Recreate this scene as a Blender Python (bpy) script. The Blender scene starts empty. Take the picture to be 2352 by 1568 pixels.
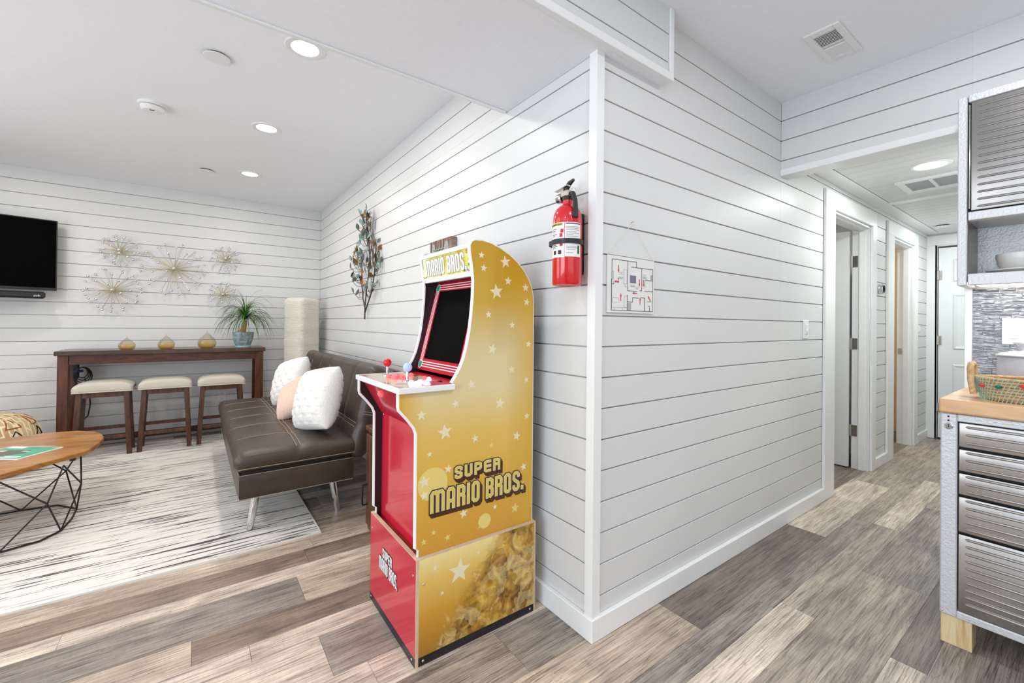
import bpy, bmesh, math, random
from mathutils import Vector, Matrix, Euler
random.seed(7)
R = math.radians
PI = math.pi
S = bpy.context.scene
COL = S.collection

# ------------------------------------------------------------------ camera, world, exposure
cam_d = bpy.data.cameras.new('camera')
cam = bpy.data.objects.new('camera', cam_d); COL.objects.link(cam)
cam_d.sensor_width = 36.0; cam_d.lens = 991.44 / 2352 * 36.0
cam_d.shift_y = -45.55 / 2352; cam_d.clip_start = 0.02
yaw, pitch, roll = 0.93838, 0.00509, 0.01096
fw = Vector((math.cos(yaw) * math.cos(pitch), math.sin(yaw) * math.cos(pitch), math.sin(pitch)))
rt = Vector((math.sin(yaw), -math.cos(yaw), 0)); up = rt.cross(fw)
r2 = math.cos(roll) * rt + math.sin(roll) * up
u2 = -math.sin(roll) * rt + math.cos(roll) * up
cam.matrix_world = Matrix(((r2.x, u2.x, -fw.x, -1.29789), (r2.y, u2.y, -fw.y, -1.2069), (r2.z, u2.z, -fw.z, 1.2656), (0, 0, 0, 1)))
S.camera = cam
w = bpy.data.worlds.new('world'); S.world = w; w.use_nodes = True
w.node_tree.nodes['Background'].inputs[0].default_value = (0.80, 0.88, 1.0, 1)
w.node_tree.nodes['Background'].inputs[1].default_value = 1.0
S.view_settings.view_transform = 'Standard'; S.view_settings.look = 'None'
S.view_settings.gamma = 1.0; S.view_settings.use_curve_mapping = False
S.view_settings.exposure = -0.05

def area_light(name, loc, power, size, rot=(0, 0, 0), color=(1, 1, 1), size_y=None, disk=False, spread=180):
    d = bpy.data.lights.new(name, 'AREA'); d.energy = power; d.size = size; d.color = color
    d.shape = 'DISK' if disk else ('RECTANGLE' if size_y else 'SQUARE')
    if size_y: d.size_y = size_y
    d.spread = R(spread)
    o = bpy.data.objects.new(name, d); o.location = loc; o.rotation_euler = rot; COL.objects.link(o)
    return o
# daylight from three unseen windows: side one inferred, rear and living ones added fill
area_light('added_fill_rear_window', (-1.1, -3.42, 1.45), 10, 2.6, (R(90), 0, 0), (1.0, 0.98, 0.94), 1.7)
area_light('daylight_side_window', (-4.02, -.9, 1.35), 72, 2.2, (R(90), 0, R(-90)), (0.77, 0.88, 1.0), 1.8)
area_light('added_fill_living_window', (-4.02, 2.2, 1.35), 30, 2.0, (R(90), 0, R(-90)), (0.93, 0.96, 1.0), 1.8)

# ------------------------------------------------------------------ materials
MAT = {}
class NT:
    def __init__(s, name):
        s.m = bpy.data.materials.new(name); s.m.use_nodes = True; s.n = s.m.node_tree.nodes; s.l = s.m.node_tree.links
        s.b = s.n['Principled BSDF']; MAT[name] = s.m
    def add(s, t, **kw):
        n = s.n.new(t)
        for k, v in kw.items(): setattr(n, k, v)
        return n
    def link(s, a, b): s.l.new(a, b)
    def coord(s, kind='Object', scale=(1, 1, 1), rot=(0, 0, 0)):
        c = s.add('ShaderNodeTexCoord'); m = s.add('ShaderNodeMapping')
        m.inputs['Scale'].default_value = scale; m.inputs['Rotation'].default_value = rot
        s.link(c.outputs[kind], m.inputs[0]); return m.outputs[0]
    def noise(s, vec, scale=5, detail=4, rough=.5, dist=0):
        n = s.add('ShaderNodeTexNoise'); n.inputs['Scale'].default_value = scale; n.inputs['Detail'].default_value = detail
        n.inputs['Roughness'].default_value = rough; n.inputs['Distortion'].default_value = dist
        if vec is not None: s.link(vec, n.inputs['Vector'])
        return n.outputs['Fac']
    def ramp(s, fac, stops, interp='LINEAR'):
        r = s.add('ShaderNodeValToRGB'); r.color_ramp.interpolation = interp
        e = r.color_ramp.elements
        while len(e) > 1: e.remove(e[-1])
        e[0].position = stops[0][0]; e[0].color = (*stops[0][1], 1)
        for p, c in stops[1:]:
            q = e.new(p); q.color = (*c, 1)
        s.link(fac, r.inputs[0]); return r.outputs[0]
    def mix(s, fac, a, b, mode='MIX'):
        m = s.add('ShaderNodeMix', data_type='RGBA', blend_type=mode)
        for i, v in ((0, fac), (6, a), (7, b)):
            if isinstance(v, (int, float)): m.inputs[i].default_value = v
            elif isinstance(v, tuple): m.inputs[i].default_value = (*v, 1)
            else: s.link(v, m.inputs[i])
        return m.outputs[2]
    def bump(s, h, strength=.3, dist=.01):
        b = s.add('ShaderNodeBump'); b.inputs['Strength'].default_value = strength; b.inputs['Distance'].default_value = dist
        s.link(h, b.inputs['Height']); s.link(b.outputs[0], s.b.inputs['Normal'])
    def set(s, **kw):
        for k, v in kw.items():
            k = {'col': 'Base Color', 'rough': 'Roughness', 'metal': 'Metallic', 'spec': 'Specular IOR Level', 'em': 'Emission Color', 'es': 'Emission Strength', 'trans': 'Transmission Weight', 'sss': 'Subsurface Weight', 'coat': 'Coat Weight', 'sheen': 'Sheen Weight'}[k]
            if isinstance(v, tuple): s.b.inputs[k].default_value = (*v, 1)
            elif isinstance(v, (int, float)): s.b.inputs[k].default_value = v
            else: s.link(v, s.b.inputs[k])
        return s

def srgb(r, g, b):
    f = lambda c: (c / 255 / 12.92) if c / 255 <= .04045 else ((c / 255 + .055) / 1.055) ** 2.4
    return (f(r), f(g), f(b))
def plain(name, col, rough=.5, metal=0, noise=0, nscale=20, bump=0, **kw):
    m = NT(name); m.set(rough=rough, metal=metal, **kw)
    if noise or bump:
        v = m.coord('Object'); f = m.noise(v, nscale, 4)
        lo = tuple(c * (1 - noise) for c in col); hi = tuple(min(1, c * (1 + noise)) for c in col)
        m.set(col=m.ramp(f, [(.3, lo), (.7, hi)]))
        if bump: m.bump(f, bump, .004)
    else: m.set(col=col)
    return m.m
plain('wall_paint', (.725, .728, .72), .42, noise=.012, nscale=3)
plain('trim_paint', (.87, .875, .865), .3, noise=.01, nscale=4)
plain('ceiling_paint', (.91, .92, .955), .7, noise=.015, nscale=60, bump=.05)
plain('door_paint', (.80, .83, .83), .38, noise=.01, nscale=4)
plain('beige_wall', (.72, .60, .46), .7, noise=.02, nscale=3)
plain('white_plastic', (.85, .85, .85), .35)
plain('black_plastic', (.012, .012, .013), .4)
plain('black_gloss', (.0005, .0005, .0005), .6, spec=.04)
plain('black_rubber', (.015, .015, .016), .6)
plain('dark_slot', (.02, .02, .02), .8)
plain('chrome', (.75, .75, .76), .08, 1)
plain('nickel', (.50, .47, .43), .28, 1, noise=.05, nscale=40)
plain('gold_wire', (.66, .57, .38), .4, .5)
plain('iron_wire', (.035, .030, .026), .45, .6)
plain('extinguisher_red', (.62, .008, .014), .16, coat=.6)
plain('label_white', (.82, .82, .80), .45)
plain('print_black', (.02, .02, .02), .6)
plain('print_grey', (.35, .35, .36), .6)
plain('print_red', (.62, .02, .03), .6)
plain('print_yellow', (.70, .66, .08), .6)
plain('print_purple', (.22, .18, .26), .6)
plain('fridge_grey', (.45, .45, .48), .6)
plain('paper_white', (.90, .90, .87), .5)
plain('string_white', (.78, .77, .72), .8)
plain('linen', (.62, .56, .47), .9, noise=.08, nscale=220, bump=.25, sheen=.2)
plain('plush_white', (.84, .82, .78), .95, noise=.04, nscale=90, bump=.8, sheen=.5)
plain('knit_pink', (.76, .55, .44), .95, noise=.06, nscale=120, bump=.4, sheen=.3)
plain('thread_tan', (.46, .37, .28), .8)
plain('red_panel', srgb(202, 34, 58), .16, noise=.06, nscale=8, coat=.3)
plain('red_bezel', srgb(196, 20, 44), .25)
plain('cabinet_black', (.016, .012, .016), .35)
plain('tmold_white', (.86, .86, .86), .3)
plain('mdf_edge', (.66, .50, .34), .7, noise=.08, nscale=60)
plain('star_cream', srgb(236, 224, 188), .35)
plain('star_pale', srgb(232, 208, 122), .35)
plain('letter_gold', srgb(222, 198, 92), .35)
plain('letter_white', srgb(245, 245, 245), .35)
plain('letter_brown', srgb(74, 42, 20), .35)
plain('letter_black', srgb(25, 22, 22), .35)
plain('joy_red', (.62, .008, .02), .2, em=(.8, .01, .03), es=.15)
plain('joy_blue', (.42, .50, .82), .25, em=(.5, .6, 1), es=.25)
plain('led_red', (.9, .15, .15), .3, em=(1, .10, .12), es=.9)
plain('led_blue', (.8, .85, 1), .3, em=(.55, .62, 1), es=.9)
plain('lamp_lens', (1, 1, 1), .4, em=(1, .96, .88), es=9.0)
plain('steel_ribbed', (.47, .46, .45), .27, 1, noise=.05, nscale=6)
plain('grey_stoneware', (.50, .50, .52), .4, noise=.05, nscale=30, bump=.15)
plain('bowl_glaze', (.62, .61, .58), .25)
plain('pot_saucer', (.30, .47, .50), .25)
plain('bead_red', (.65, .03, .03), .35)
plain('bead_green', (.01, .12, .09), .35)
plain('bead_white', (.85, .84, .82), .35)
plain('cord_blue', (.02, .03, .18), .35)
plain('soil', (.05, .035, .025), .9, noise=.2, nscale=60)
plain('crystal', (.80, .81, .84), .05, .85)
plain('sign_plate', (.42, .45, .41), .45, .5, noise=.1, nscale=30)
plain('grille_grey', (.42, .45, .46), .7)
plain('liner_bronze', (.10, .075, .045), .25, .8)
plain('grout', (.72, .72, .72), .8)
plain('magazine_teal', srgb(60, 168, 128), .3, noise=.08, nscale=9)
plain('magazine_dark', srgb(98, 88, 80), .3, noise=.1, nscale=14)
plain('mag_flesh', srgb(226, 196, 178), .4)

# hammered silver cabinet paint
m = NT('hammered_silver'); v = m.coord('Object'); f = m.noise(v, 130, 2, .4)
m.set(col=(.60, .605, .62), rough=.38, metal=.2); m.bump(f, .45, .004)
# floor planks: colour of each plank comes from its object colour
m = NT('vinyl_plank'); oi = m.add('ShaderNodeObjectInfo')
tc = m.add('ShaderNodeTexCoord'); va = m.add('ShaderNodeVectorMath', operation='SCALE'); va.inputs[3].default_value = 37.0
cmb = m.add('ShaderNodeCombineXYZ'); 
for i in range(3): m.link(oi.outputs['Random'], cmb.inputs[i])
m.link(cmb.outputs[0], va.inputs[0])
vadd = m.add('ShaderNodeVectorMath', operation='ADD'); m.link(tc.outputs['Object'], vadd.inputs[0]); m.link(va.outputs[0], vadd.inputs[1])
def mp(scale):
    q = m.add('ShaderNodeMapping'); q.inputs['Scale'].default_value = scale; m.link(vadd.outputs[0], q.inputs[0]); return q.outputs[0]
g1 = m.noise(mp((.9, 15, 1)), 2.2, 6, .64, .5); g2 = m.noise(mp((3, 110, 1)), 2.0, 4, .6, .25); g5 = m.noise(mp((.8, 13, 1)), 2.0, 5, .6, .8); g3 = m.noise(mp((1.5, 3, 1)), 2.0, 3, .55, .6)
g4 = m.noise(mp((60, 9, 1)), 2.0, 3, .6, .1)
c1 = m.ramp(g1, [(.28, (.50, .47, .46)), (.45, (.88, .86, .84)), (.58, (1.05, 1.03, 1.0)), (.75, (1.25, 1.22, 1.18))])
c2 = m.ramp(g2, [(.33, (.42, .40, .39)), (.47, (.95, .95, .95)), (.66, (1.28, 1.27, 1.26))])
c3 = m.ramp(g3, [(.32, (.74, .72, .71)), (.65, (1.14, 1.13, 1.10))])
c4 = m.ramp(g4, [(.30, (.80, .80, .80)), (.6, (1.05, 1.05, 1.05))])
c = m.mix(1, oi.outputs['Color'], c1, 'MULTIPLY'); c = m.mix(.95, c, c2, 'MULTIPLY'); c = m.mix(1, c, c3, 'MULTIPLY'); c = m.mix(.35, c, c4, 'MULTIPLY'); c5 = m.ramp(g5, [(.484, (1, 1, 1)), (.5, (.50, .47, .45)), (.516, (1, 1, 1))]); c = m.mix(.8, c, c5, 'MULTIPLY')
m.set(col=c, rough=.42); m.bump(g2, .25, .003)
plain('floor_base', (.12, .10, .09), .8)
# rug
m = NT('rug_weave'); a = m.noise(m.coord('Object', (.75, 23, 1)), 2.6, 4, .58, .45); b_ = m.noise(m.coord('Object', (.55, .9, 1)), 2.2, 2, .5, 0)
gr = m.noise(m.coord('Object', (1.4, 22, 1), (0, 0, R(2))), 2.4, 5, .6, .3)
add = m.add('ShaderNodeMath', operation='MULTIPLY_ADD'); m.link(b_, add.inputs[0]); add.inputs[1].default_value = .16; m.link(a, add.inputs[2])
dark = m.ramp(add.outputs[0], [(.642, (0, 0, 0)), (.654, (1, 1, 1))])
base = m.ramp(gr, [(.34, (.52, .49, .46)), (.40, (.78, .74, .67)), (.60, (.86, .82, .75))])
m.set(col=m.mix(dark, base, (.055, .045, .042)), rough=.95, sheen=.2)
m.bump(m.noise(m.coord('Object'), 350, 2), .4, .004)
# leather
m = NT('leather'); f = m.noise(m.coord('Object'), 9, 4); f2 = m.noise(m.coord('Object'), 420, 2)
m.set(col=m.ramp(f, [(.3, (.046, .030, .020)), (.7, (.064, .043, .030))]), rough=.40, spec=.55); m.bump(f2, .10, .002)
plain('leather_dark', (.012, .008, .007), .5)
def wood(name, stops, scale=(1, 14, 14), rough=.4, nscale=3, dist=.6, kind='Object', bump=.08):
    m = NT(name); a = m.noise(m.coord(kind, scale), nscale, 6, .6, dist)
    m.set(col=m.ramp(a, stops), rough=rough); m.bump(a, bump, .003); return m.m
wood('bar_wood', [(.30, (.020, .007, .004)), (.5, (.075, .022, .009)), (.72, (.14, .045, .016))], (2, 9, 9), .32)
wood('bar_wood_v', [(.30, (.028, .008, .004)), (.5, (.095, .026, .010)), (.72, (.17, .052, .018))], (12, 12, 1.6), .34)
wood('bar_top', [(.30, (.030, .016, .010)), (.5, (.070, .038, .022)), (.72, (.11, .062, .036))], (2, 9, 9), .22)
wood('stool_wood', [(.30, (.030, .010, .006)), (.5, (.080, .028, .013)), (.72, (.13, .050, .022))], (12, 12, 1.8), .38)
wood('coffee_wood', [(.28, (.17, .065, .014)), (.48, (.40, .17, .040)), (.72, (.56, .27, .075))], (1.3, 5, 5), .28, 2.4, .9)
wood('cabinet_wood', [(.30, (.030, .011, .006)), (.5, (.10, .040, .018)), (.72, (.20, .09, .042))], (14, 14, 1.5), .4)
wood('butcher_block', [(.25, (.50, .27, .12)), (.5, (.66, .40, .20)), (.75, (.76, .52, .30))], (6, 1.2, 6), .3, 2.5, .4)
wood('pine_block', [(.30, (.50, .32, .13)), (.5, (.72, .55, .30)), (.72, (.82, .68, .44))], (9, 9, .9), .55, 4.0, .9)
wood('rattan', [(.3, (.40, .23, .10)), (.7, (.66, .44, .22))], (20, 20, 20), .6)
wood('sign_wood', [(.35, (.035, .018, .014)), (.5, (.16, .085, .06)), (.65, (.45, .33, .28))], (1, 55, 3), .7, 2.0, .5)
wood('bark', [(.3, (.20, .085, .028)), (.7, (.40, .20, .075))], (8, 8, 30), .7)
# gold printed side (artwork gradient printed on the panel)
m = NT('gold_print'); tc = m.add('ShaderNodeTexCoord'); sp = m.add('ShaderNodeSeparateXYZ'); m.link(tc.outputs['Generated'], sp.inputs[0])
gz = m.ramp(sp.outputs[2], [(0, srgb(206, 150, 52)), (.22, srgb(222, 172, 62)), (.38, srgb(226, 190, 98)), (.52, srgb(226, 208, 158)), (.64, srgb(220, 200, 148)), (.80, srgb(203, 164, 54)), (1, srgb(198, 152, 22))])
gx = m.ramp(sp.outputs[0], [(0, (1, 1, 1)), (.16, (0, 0, 0)), (.75, (0, 0, 0)), (1, (.8, .8, .8))])
m.set(col=m.mix(gx, gz, srgb(216, 168, 44)), rough=.3, coat=.2)
# sepia abstract artwork on the riser side
m = NT('sepia_print'); v = m.coord('Object'); vo = m.add('ShaderNodeTexVoronoi', feature='F1'); vo.inputs['Scale'].default_value = 17; nd = m.add('ShaderNodeTexNoise'); nd.inputs['Scale'].default_value = 22; m.link(v, nd.inputs['Vector']); vm = m.add('ShaderNodeVectorMath', operation='MULTIPLY_ADD'); m.link(nd.outputs['Color'], vm.inputs[0]); vm.inputs[1].default_value = (.07, .07, .07); m.link(v, vm.inputs[2]); m.link(vm.outputs[0], vo.inputs['Vector'])
nz = m.noise(v, 14, 5, .6, 1.6)
tc = m.add('ShaderNodeTexCoord'); sp = m.add('ShaderNodeSeparateXYZ'); m.link(tc.outputs['Generated'], sp.inputs[0])
swirl = m.ramp(nz, [(.32, srgb(72, 44, 16)), (.42, srgb(128, 84, 24)), (.50, srgb(190, 142, 42)), (.58, srgb(222, 180, 74)), (.68, srgb(240, 218, 150))])
cell = m.ramp(vo.outputs['Distance'], [(.10, srgb(236, 208, 128)), (.40, srgb(196, 146, 44)), (.62, srgb(84, 52, 18))])
cellc = m.ramp(vo.outputs['Color'], [(.0, srgb(92, 58, 20)), (.25, srgb(222, 182, 80)), (.45, srgb(150, 100, 30)), (.62, srgb(244, 226, 168)), (.8, srgb(196, 146, 44))], 'CONSTANT')
crowd = m.mix(.45, m.mix(.5, cell, cellc), swirl)
bg = m.ramp(sp.outputs[2], [(0, srgb(170, 118, 30)), (.4, srgb(206, 152, 46)), (.75, srgb(228, 190, 96)), (1, srgb(242, 222, 152))])
am = m.add('ShaderNodeMath', operation='MULTIPLY_ADD'); m.link(sp.outputs[2], am.inputs[0]); am.inputs[1].default_value = -.50; m.link(sp.outputs[0], am.inputs[2])
amk = m.add('ShaderNodeMath', operation='MULTIPLY_ADD'); m.link(nz, amk.inputs[0]); amk.inputs[1].default_value = .45; m.link(am.outputs[0], amk.inputs[2])
mask = m.ramp(amk.outputs[0], [(.30, (0, 0, 0)), (.44, (1, 1, 1))])
m.set(col=m.mix(mask, bg, crowd), rough=.3, coat=.2)
# control deck print
m = NT('deck_print'); v = m.coord('Object'); ck = m.add('ShaderNodeTexVoronoi'); ck.inputs['Scale'].default_value = 18; m.link(v, ck.inputs['Vector'])
m.set(col=m.ramp(ck.outputs['Color'], [(.2, srgb(206, 186, 150)), (.45, srgb(190, 90, 84)), (.6, srgb(216, 196, 170)), (.8, srgb(96, 150, 116)), (.95, srgb(204, 150, 60))], 'CONSTANT'), rough=.2, coat=.4)
# lit marquee
m = NT('marquee_lit'); v = m.coord('Object'); f = m.noise(v, 10, 3); cc = m.ramp(f, [(.3, srgb(196, 168, 30)), (.5, srgb(222, 214, 110)), (.7, srgb(236, 238, 180))])
m.set(col=cc, rough=.3, em=cc, es=.10)
plain('marquee_letter', (.9, .9, .9), .3, em=(1, 1, 1), es=.25)
for n_, c_ in (('confetti_red', (200, 60, 60)), ('confetti_pink', (240, 100, 170)), ('confetti_green', (30, 160, 120)), ('confetti_white', (235, 235, 245))):
    plain(n_, srgb(*c_), .3, em=srgb(*c_), es=.15)
# paper lamp
m = NT('rice_paper'); f = m.noise(m.coord('Object', (5, 5, 60)), 2.6, 5, .6, 1.2)
m.set(col=m.ramp(f, [(.3, (.80, .73, .61)), (.6, (.92, .86, .76))]), rough=.8); m.bump(f, .9, .012)
# teal glazed pot
m = NT('teal_glaze'); f = m.noise(m.coord('Object'), 22, 5, .6, .8)
m.set(col=m.ramp(f, [(.35, (.15, .19, .19)), (.5, (.23, .29, .30)), (.7, (.33, .46, .50))]), rough=.25)
# pouf kilim pattern
m = NT('kilim'); v = m.coord('Object', (1, 1, 1), (0, 0, R(45))); br = m.add('ShaderNodeTexBrick'); br.inputs['Scale'].default_value = 6.5
br.inputs['Color1'].default_value = (*srgb(222, 200, 156), 1); br.inputs['Color2'].default_value = (*srgb(176, 134, 90), 1); br.inputs['Mortar'].default_value = (*srgb(236, 222, 190), 1)
br.inputs['Mortar Size'].default_value = .035; m.link(v, br.inputs['Vector'])
m.set(col=br.outputs['Color'], rough=.95); m.bump(m.noise(m.coord('Object'), 260, 2), .4, .003)
plain('kilim_black', (.02, .018, .016), .95); plain('kilim_rust', srgb(150, 78, 50), .95); plain('kilim_cream', srgb(234, 218, 180), .95)
# leaf materials
plain('leaf_green', (.055, .16, .018), .4, noise=.45, nscale=14)
plain('metal_leaf_teal', (.20, .33, .30), .4, .5, noise=.35, nscale=40)
plain('metal_leaf_bronze', (.22, .12, .045), .35, .7, noise=.4, nscale=40)
plain('metal_leaf_grey', (.20, .22, .22), .4, .7, noise=.3, nscale=40)
plain('branch_metal', (.10, .085, .07), .45, .7)
plain('teal_thread', (.32, .62, .56), .8)
# striped glass mosaic tile, colour per object
m = NT('mosaic_glass'); oi = m.add('ShaderNodeObjectInfo'); tc = m.add('ShaderNodeTexCoord'); va = m.add('ShaderNodeVectorMath', operation='ADD'); m.link(tc.outputs['Object'], va.inputs[0]); m.link(oi.outputs['Random'], va.inputs[1])
mq = m.add('ShaderNodeMapping'); mq.inputs['Scale'].default_value = (1, 5, 75); m.link(va.outputs[0], mq.inputs[0]); f = m.noise(mq.outputs[0], 2.4, 3, .6, .3)
m.set(col=m.ramp(f, [(.36, (.012, .012, .014)), (.47, (.05, .05, .055)), (.53, (.50, .50, .53)), (.58, (.03, .03, .034))]), rough=.10, spec=.5)
# amber glass: thin shell
m = NT('amber_glass'); tr = m.add('ShaderNodeBsdfTransparent'); gl = m.add('ShaderNodeBsdfGlossy'); gl.inputs['Roughness'].default_value = .04
tc = m.add('ShaderNodeTexCoord'); sp = m.add('ShaderNodeSeparateXYZ'); m.link(tc.outputs['Generated'], sp.inputs[0])
tint = m.ramp(sp.outputs[2], [(0, (.82, .58, .26)), (.25, (.90, .76, .48)), (.55, (.96, .93, .84)), (1, (.96, .94, .90))])
m.link(tint, tr.inputs[0]); fr = m.add('ShaderNodeLayerWeight'); fr.inputs[0].default_value = .38
ms = m.add('ShaderNodeMixShader'); fm = m.add('ShaderNodeMath', operation='MULTIPLY'); fm.inputs[1].default_value = .60; m.link(fr.outputs['Facing'], fm.inputs[0]); m.link(fm.outputs[0], ms.inputs[0]); m.link(tr.outputs[0], ms.inputs[1]); m.link(gl.outputs[0], ms.inputs[2])
m.link(ms.outputs[0], m.n['Material Output'].inputs[0])
# clear acrylic sleeve
m = NT('clear_sleeve'); tr = m.add('ShaderNodeBsdfTransparent'); tr.inputs[0].default_value = (.985, .985, .985, 1); gl = m.add('ShaderNodeBsdfGlossy'); gl.inputs['Roughness'].default_value = .25
ms = m.add('ShaderNodeMixShader'); ms.inputs[0].default_value = .03; m.link(tr.outputs[0], ms.inputs[1]); m.link(gl.outputs[0], ms.inputs[2]); m.link(ms.outputs[0], m.n['Material Output'].inputs[0])

# ------------------------------------------------------------------ mesh helpers
def nb(): return bmesh.new()
def box(bm, x0, x1, y0, y1, z0, z1, bev=0, seg=1):
    vs = [bm.verts.new((x, y, z)) for x in (x0, x1) for y in (y0, y1) for z in (z0, z1)]
    fs = [bm.faces.new([vs[i] for i in q]) for q in ((0, 1, 3, 2), (4, 6, 7, 5), (0, 4, 5, 1), (2, 3, 7, 6), (0, 2, 6, 4), (1, 5, 7, 3))]
    if bev:
        es = list({e for f in fs for e in f.edges})
        bmesh.ops.bevel(bm, geom=es, offset=bev, segments=seg, affect='EDGES', profile=.5)
    return bm
def obox(bm, c, sx, sy, sz, M=None, bev=0, seg=1):
    """box centred on c with rotation matrix M"""
    t = nb(); box(t, -sx / 2, sx / 2, -sy / 2, sy / 2, -sz / 2, sz / 2, bev, seg)
    T = Matrix.Translation(Vector(c)) @ (M.to_4x4() if M else Matrix())
    bmesh.ops.transform(t, matrix=T, verts=t.verts); merge(bm, t)
    return bm
def merge(bm, t):
    me = bpy.data.meshes.new('tmp'); t.to_mesh(me); t.free(); bm.from_mesh(me); bpy.data.meshes.remove(me)
def frame_of(d):
    d = d.normalized(); a = Vector((0, 0, 1)) if abs(d.z) < .9 else Vector((1, 0, 0))
    u = d.cross(a).normalized(); return u, d.cross(u).normalized()
def tube(bm, pts, r, n=8, cap=True, closed=False):
    pts = [Vector(p) for p in pts]; rs = r if isinstance(r, (list, tuple)) else [r] * len(pts)
    rings = []; N = len(pts); prev = None
    for i, p in enumerate(pts):
        if closed: d = pts[(i + 1) % N] - pts[i - 1]
        else: d = pts[min(i + 1, N - 1)] - pts[max(i - 1, 0)]
        if prev is None: u, v = frame_of(d)
        else:
            dn = d.normalized(); u = (prev - dn * prev.dot(dn)); u = u.normalized() if u.length > 1e-6 else frame_of(d)[0]; v = dn.cross(u)
        prev = u
        rings.append([bm.verts.new(p + (u * math.cos(2 * PI * k / n) + v * math.sin(2 * PI * k / n)) * rs[i]) for k in range(n)])
    M = N if closed else N - 1
    for i in range(M):
        a, b = rings[i], rings[(i + 1) % N]
        for k in range(n): bm.faces.new((a[k], a[(k + 1) % n], b[(k + 1) % n], b[k]))
    if cap and not closed:
        bm.faces.new(rings[0][::-1]); bm.faces.new(rings[-1])
    return bm
def lathe(bm, prof, n=24, c=(0, 0, 0), axis='z', cap=True):
    """prof: list of (radius, height)"""
    c = Vector(c); rings = []
    for r, h in prof:
        ring = []
        for k in range(n):
            a = 2 * PI * k / n; p = (r * math.cos(a), r * math.sin(a), h)
            if axis == 'x': p = (p[2], p[0], p[1])
            if axis == 'y': p = (p[1], p[2], p[0])
            ring.append(bm.verts.new(c + Vector(p)))
        rings.append(ring)
    for a, b in zip(rings, rings[1:]):
        for k in range(n): bm.faces.new((a[k], a[(k + 1) % n], b[(k + 1) % n], b[k]))
    if cap:
        if prof[0][0] > 1e-5: bm.faces.new(rings[0][::-1])
        if prof[-1][0] > 1e-5: bm.faces.new(rings[-1])
    bmesh.ops.remove_doubles(bm, verts=bm.verts, dist=1e-6)
    return bm
def sphere(bm, c, r, n=10, sc=(1, 1, 1)):
    t = nb(); bmesh.ops.create_uvsphere(t, u_segments=n, v_segments=max(5, n * 2 // 3), radius=r)
    bmesh.ops.transform(t, matrix=Matrix.Translation(Vector(c)) @ Matrix.Diagonal((*sc, 1)), verts=t.verts); merge(bm, t); return bm
def prism(bm, pts, a, b, plane='xz'):
    """extrude polygon pts; plane xz -> along y from a to b; xy -> along z; yz -> along x"""
    def P(p, t): return {'xz': (p[0], t, p[1]), 'xy': (p[0], p[1], t), 'yz': (t, p[0], p[1])}[plane]
    A = [bm.verts.new(P(p, a)) for p in pts]; B = [bm.verts.new(P(p, b)) for p in pts]
    f1 = bm.faces.new(A); f2 = bm.faces.new(B[::-1]); n = len(pts)
    for i in range(n): bm.faces.new((A[i], B[i], B[(i + 1) % n], A[(i + 1) % n]))
    bmesh.ops.recalc_face_normals(bm, faces=bm.faces)
    return bm
def rbox(sx, sy, sz, r, n=(8, 8, 4), fn=None):
    """rounded soft box (cushion) of full size sx,sy,sz centred on the origin; fn deforms a vertex"""
    bm = nb(); nx, ny, nz = n; cache = {}
    def vert(i, j, k):
        key = (i, j, k)
        if key not in cache:
            f = lambda t, N: (t / N * 2 - 1)
            p = Vector((f(i, nx) * sx / 2, f(j, ny) * sy / 2, f(k, nz) * sz / 2))
            q = Vector((max(-sx / 2 + r, min(sx / 2 - r, p.x)), max(-sy / 2 + r, min(sy / 2 - r, p.y)), max(-sz / 2 + r, min(sz / 2 - r, p.z))))
            d = p - q
            p = q + d.normalized() * r if d.length > 1e-9 else p
            cache[key] = bm.verts.new(fn(p) if fn else p)
        return cache[key]
    for j in range(ny):
        for k in range(nz):
            bm.faces.new((vert(0, j, k), vert(0, j, k + 1), vert(0, j + 1, k + 1), vert(0, j + 1, k)))
            bm.faces.new((vert(nx, j, k), vert(nx, j + 1, k), vert(nx, j + 1, k + 1), vert(nx, j, k + 1)))
    for i in range(nx):
        for k in range(nz):
            bm.faces.new((vert(i, 0, k), vert(i + 1, 0, k), vert(i + 1, 0, k + 1), vert(i, 0, k + 1)))
            bm.faces.new((vert(i, ny, k), vert(i, ny, k + 1), vert(i + 1, ny, k + 1), vert(i + 1, ny, k)))
    for i in range(nx):
        for j in range(ny):
            bm.faces.new((vert(i, j, 0), vert(i, j + 1, 0), vert(i + 1, j + 1, 0), vert(i + 1, j, 0)))
            bm.faces.new((vert(i, j, nz), vert(i + 1, j, nz), vert(i + 1, j + 1, nz), vert(i, j + 1, nz)))
    return bm

# ------------------------------------------------------------------ object helpers
def root_loc(o):
    while o.parent: o = o.parent
    return o.get('_o', (0, 0, 0))
def mesh_from(bm, name, mat, smooth=False, ang=None):
    me = bpy.data.meshes.new(name); bm.to_mesh(me); bm.free()
    if mat: me.materials.append(MAT[mat])
    if smooth:
        for p in me.polygons: p.use_smooth = True
        if ang:
            try: me.set_sharp_from_angle(angle=R(ang))
            except Exception: pass
    return me
def part(name, bm, mat, parent=None, smooth=False, ang=40, label=None):
    """one mesh object; bm is in world coordinates and is moved into the frame of its top-level thing"""
    if parent is not None:
        o = Vector(root_loc(parent))
        if o.length: bmesh.ops.translate(bm, verts=bm.verts, vec=-o)
    me = mesh_from(bm, name, mat, smooth, ang)
    ob = bpy.data.objects.new(name, me); COL.objects.link(ob); ob.parent = parent
    if label: ob['label'] = label
    return ob
def tag(o, label, cat, group=None):
    o['label'] = label; o['category'] = cat
    if group: o['group'] = group
    return o
def thing(name, label, cat, loc=(0, 0, 0), group=None):
    o = bpy.data.objects.new(name, None); COL.objects.link(o); o.location = loc; o['_o'] = tuple(loc); o.empty_display_size = .1
    return tag(o, label, cat, group)
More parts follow.
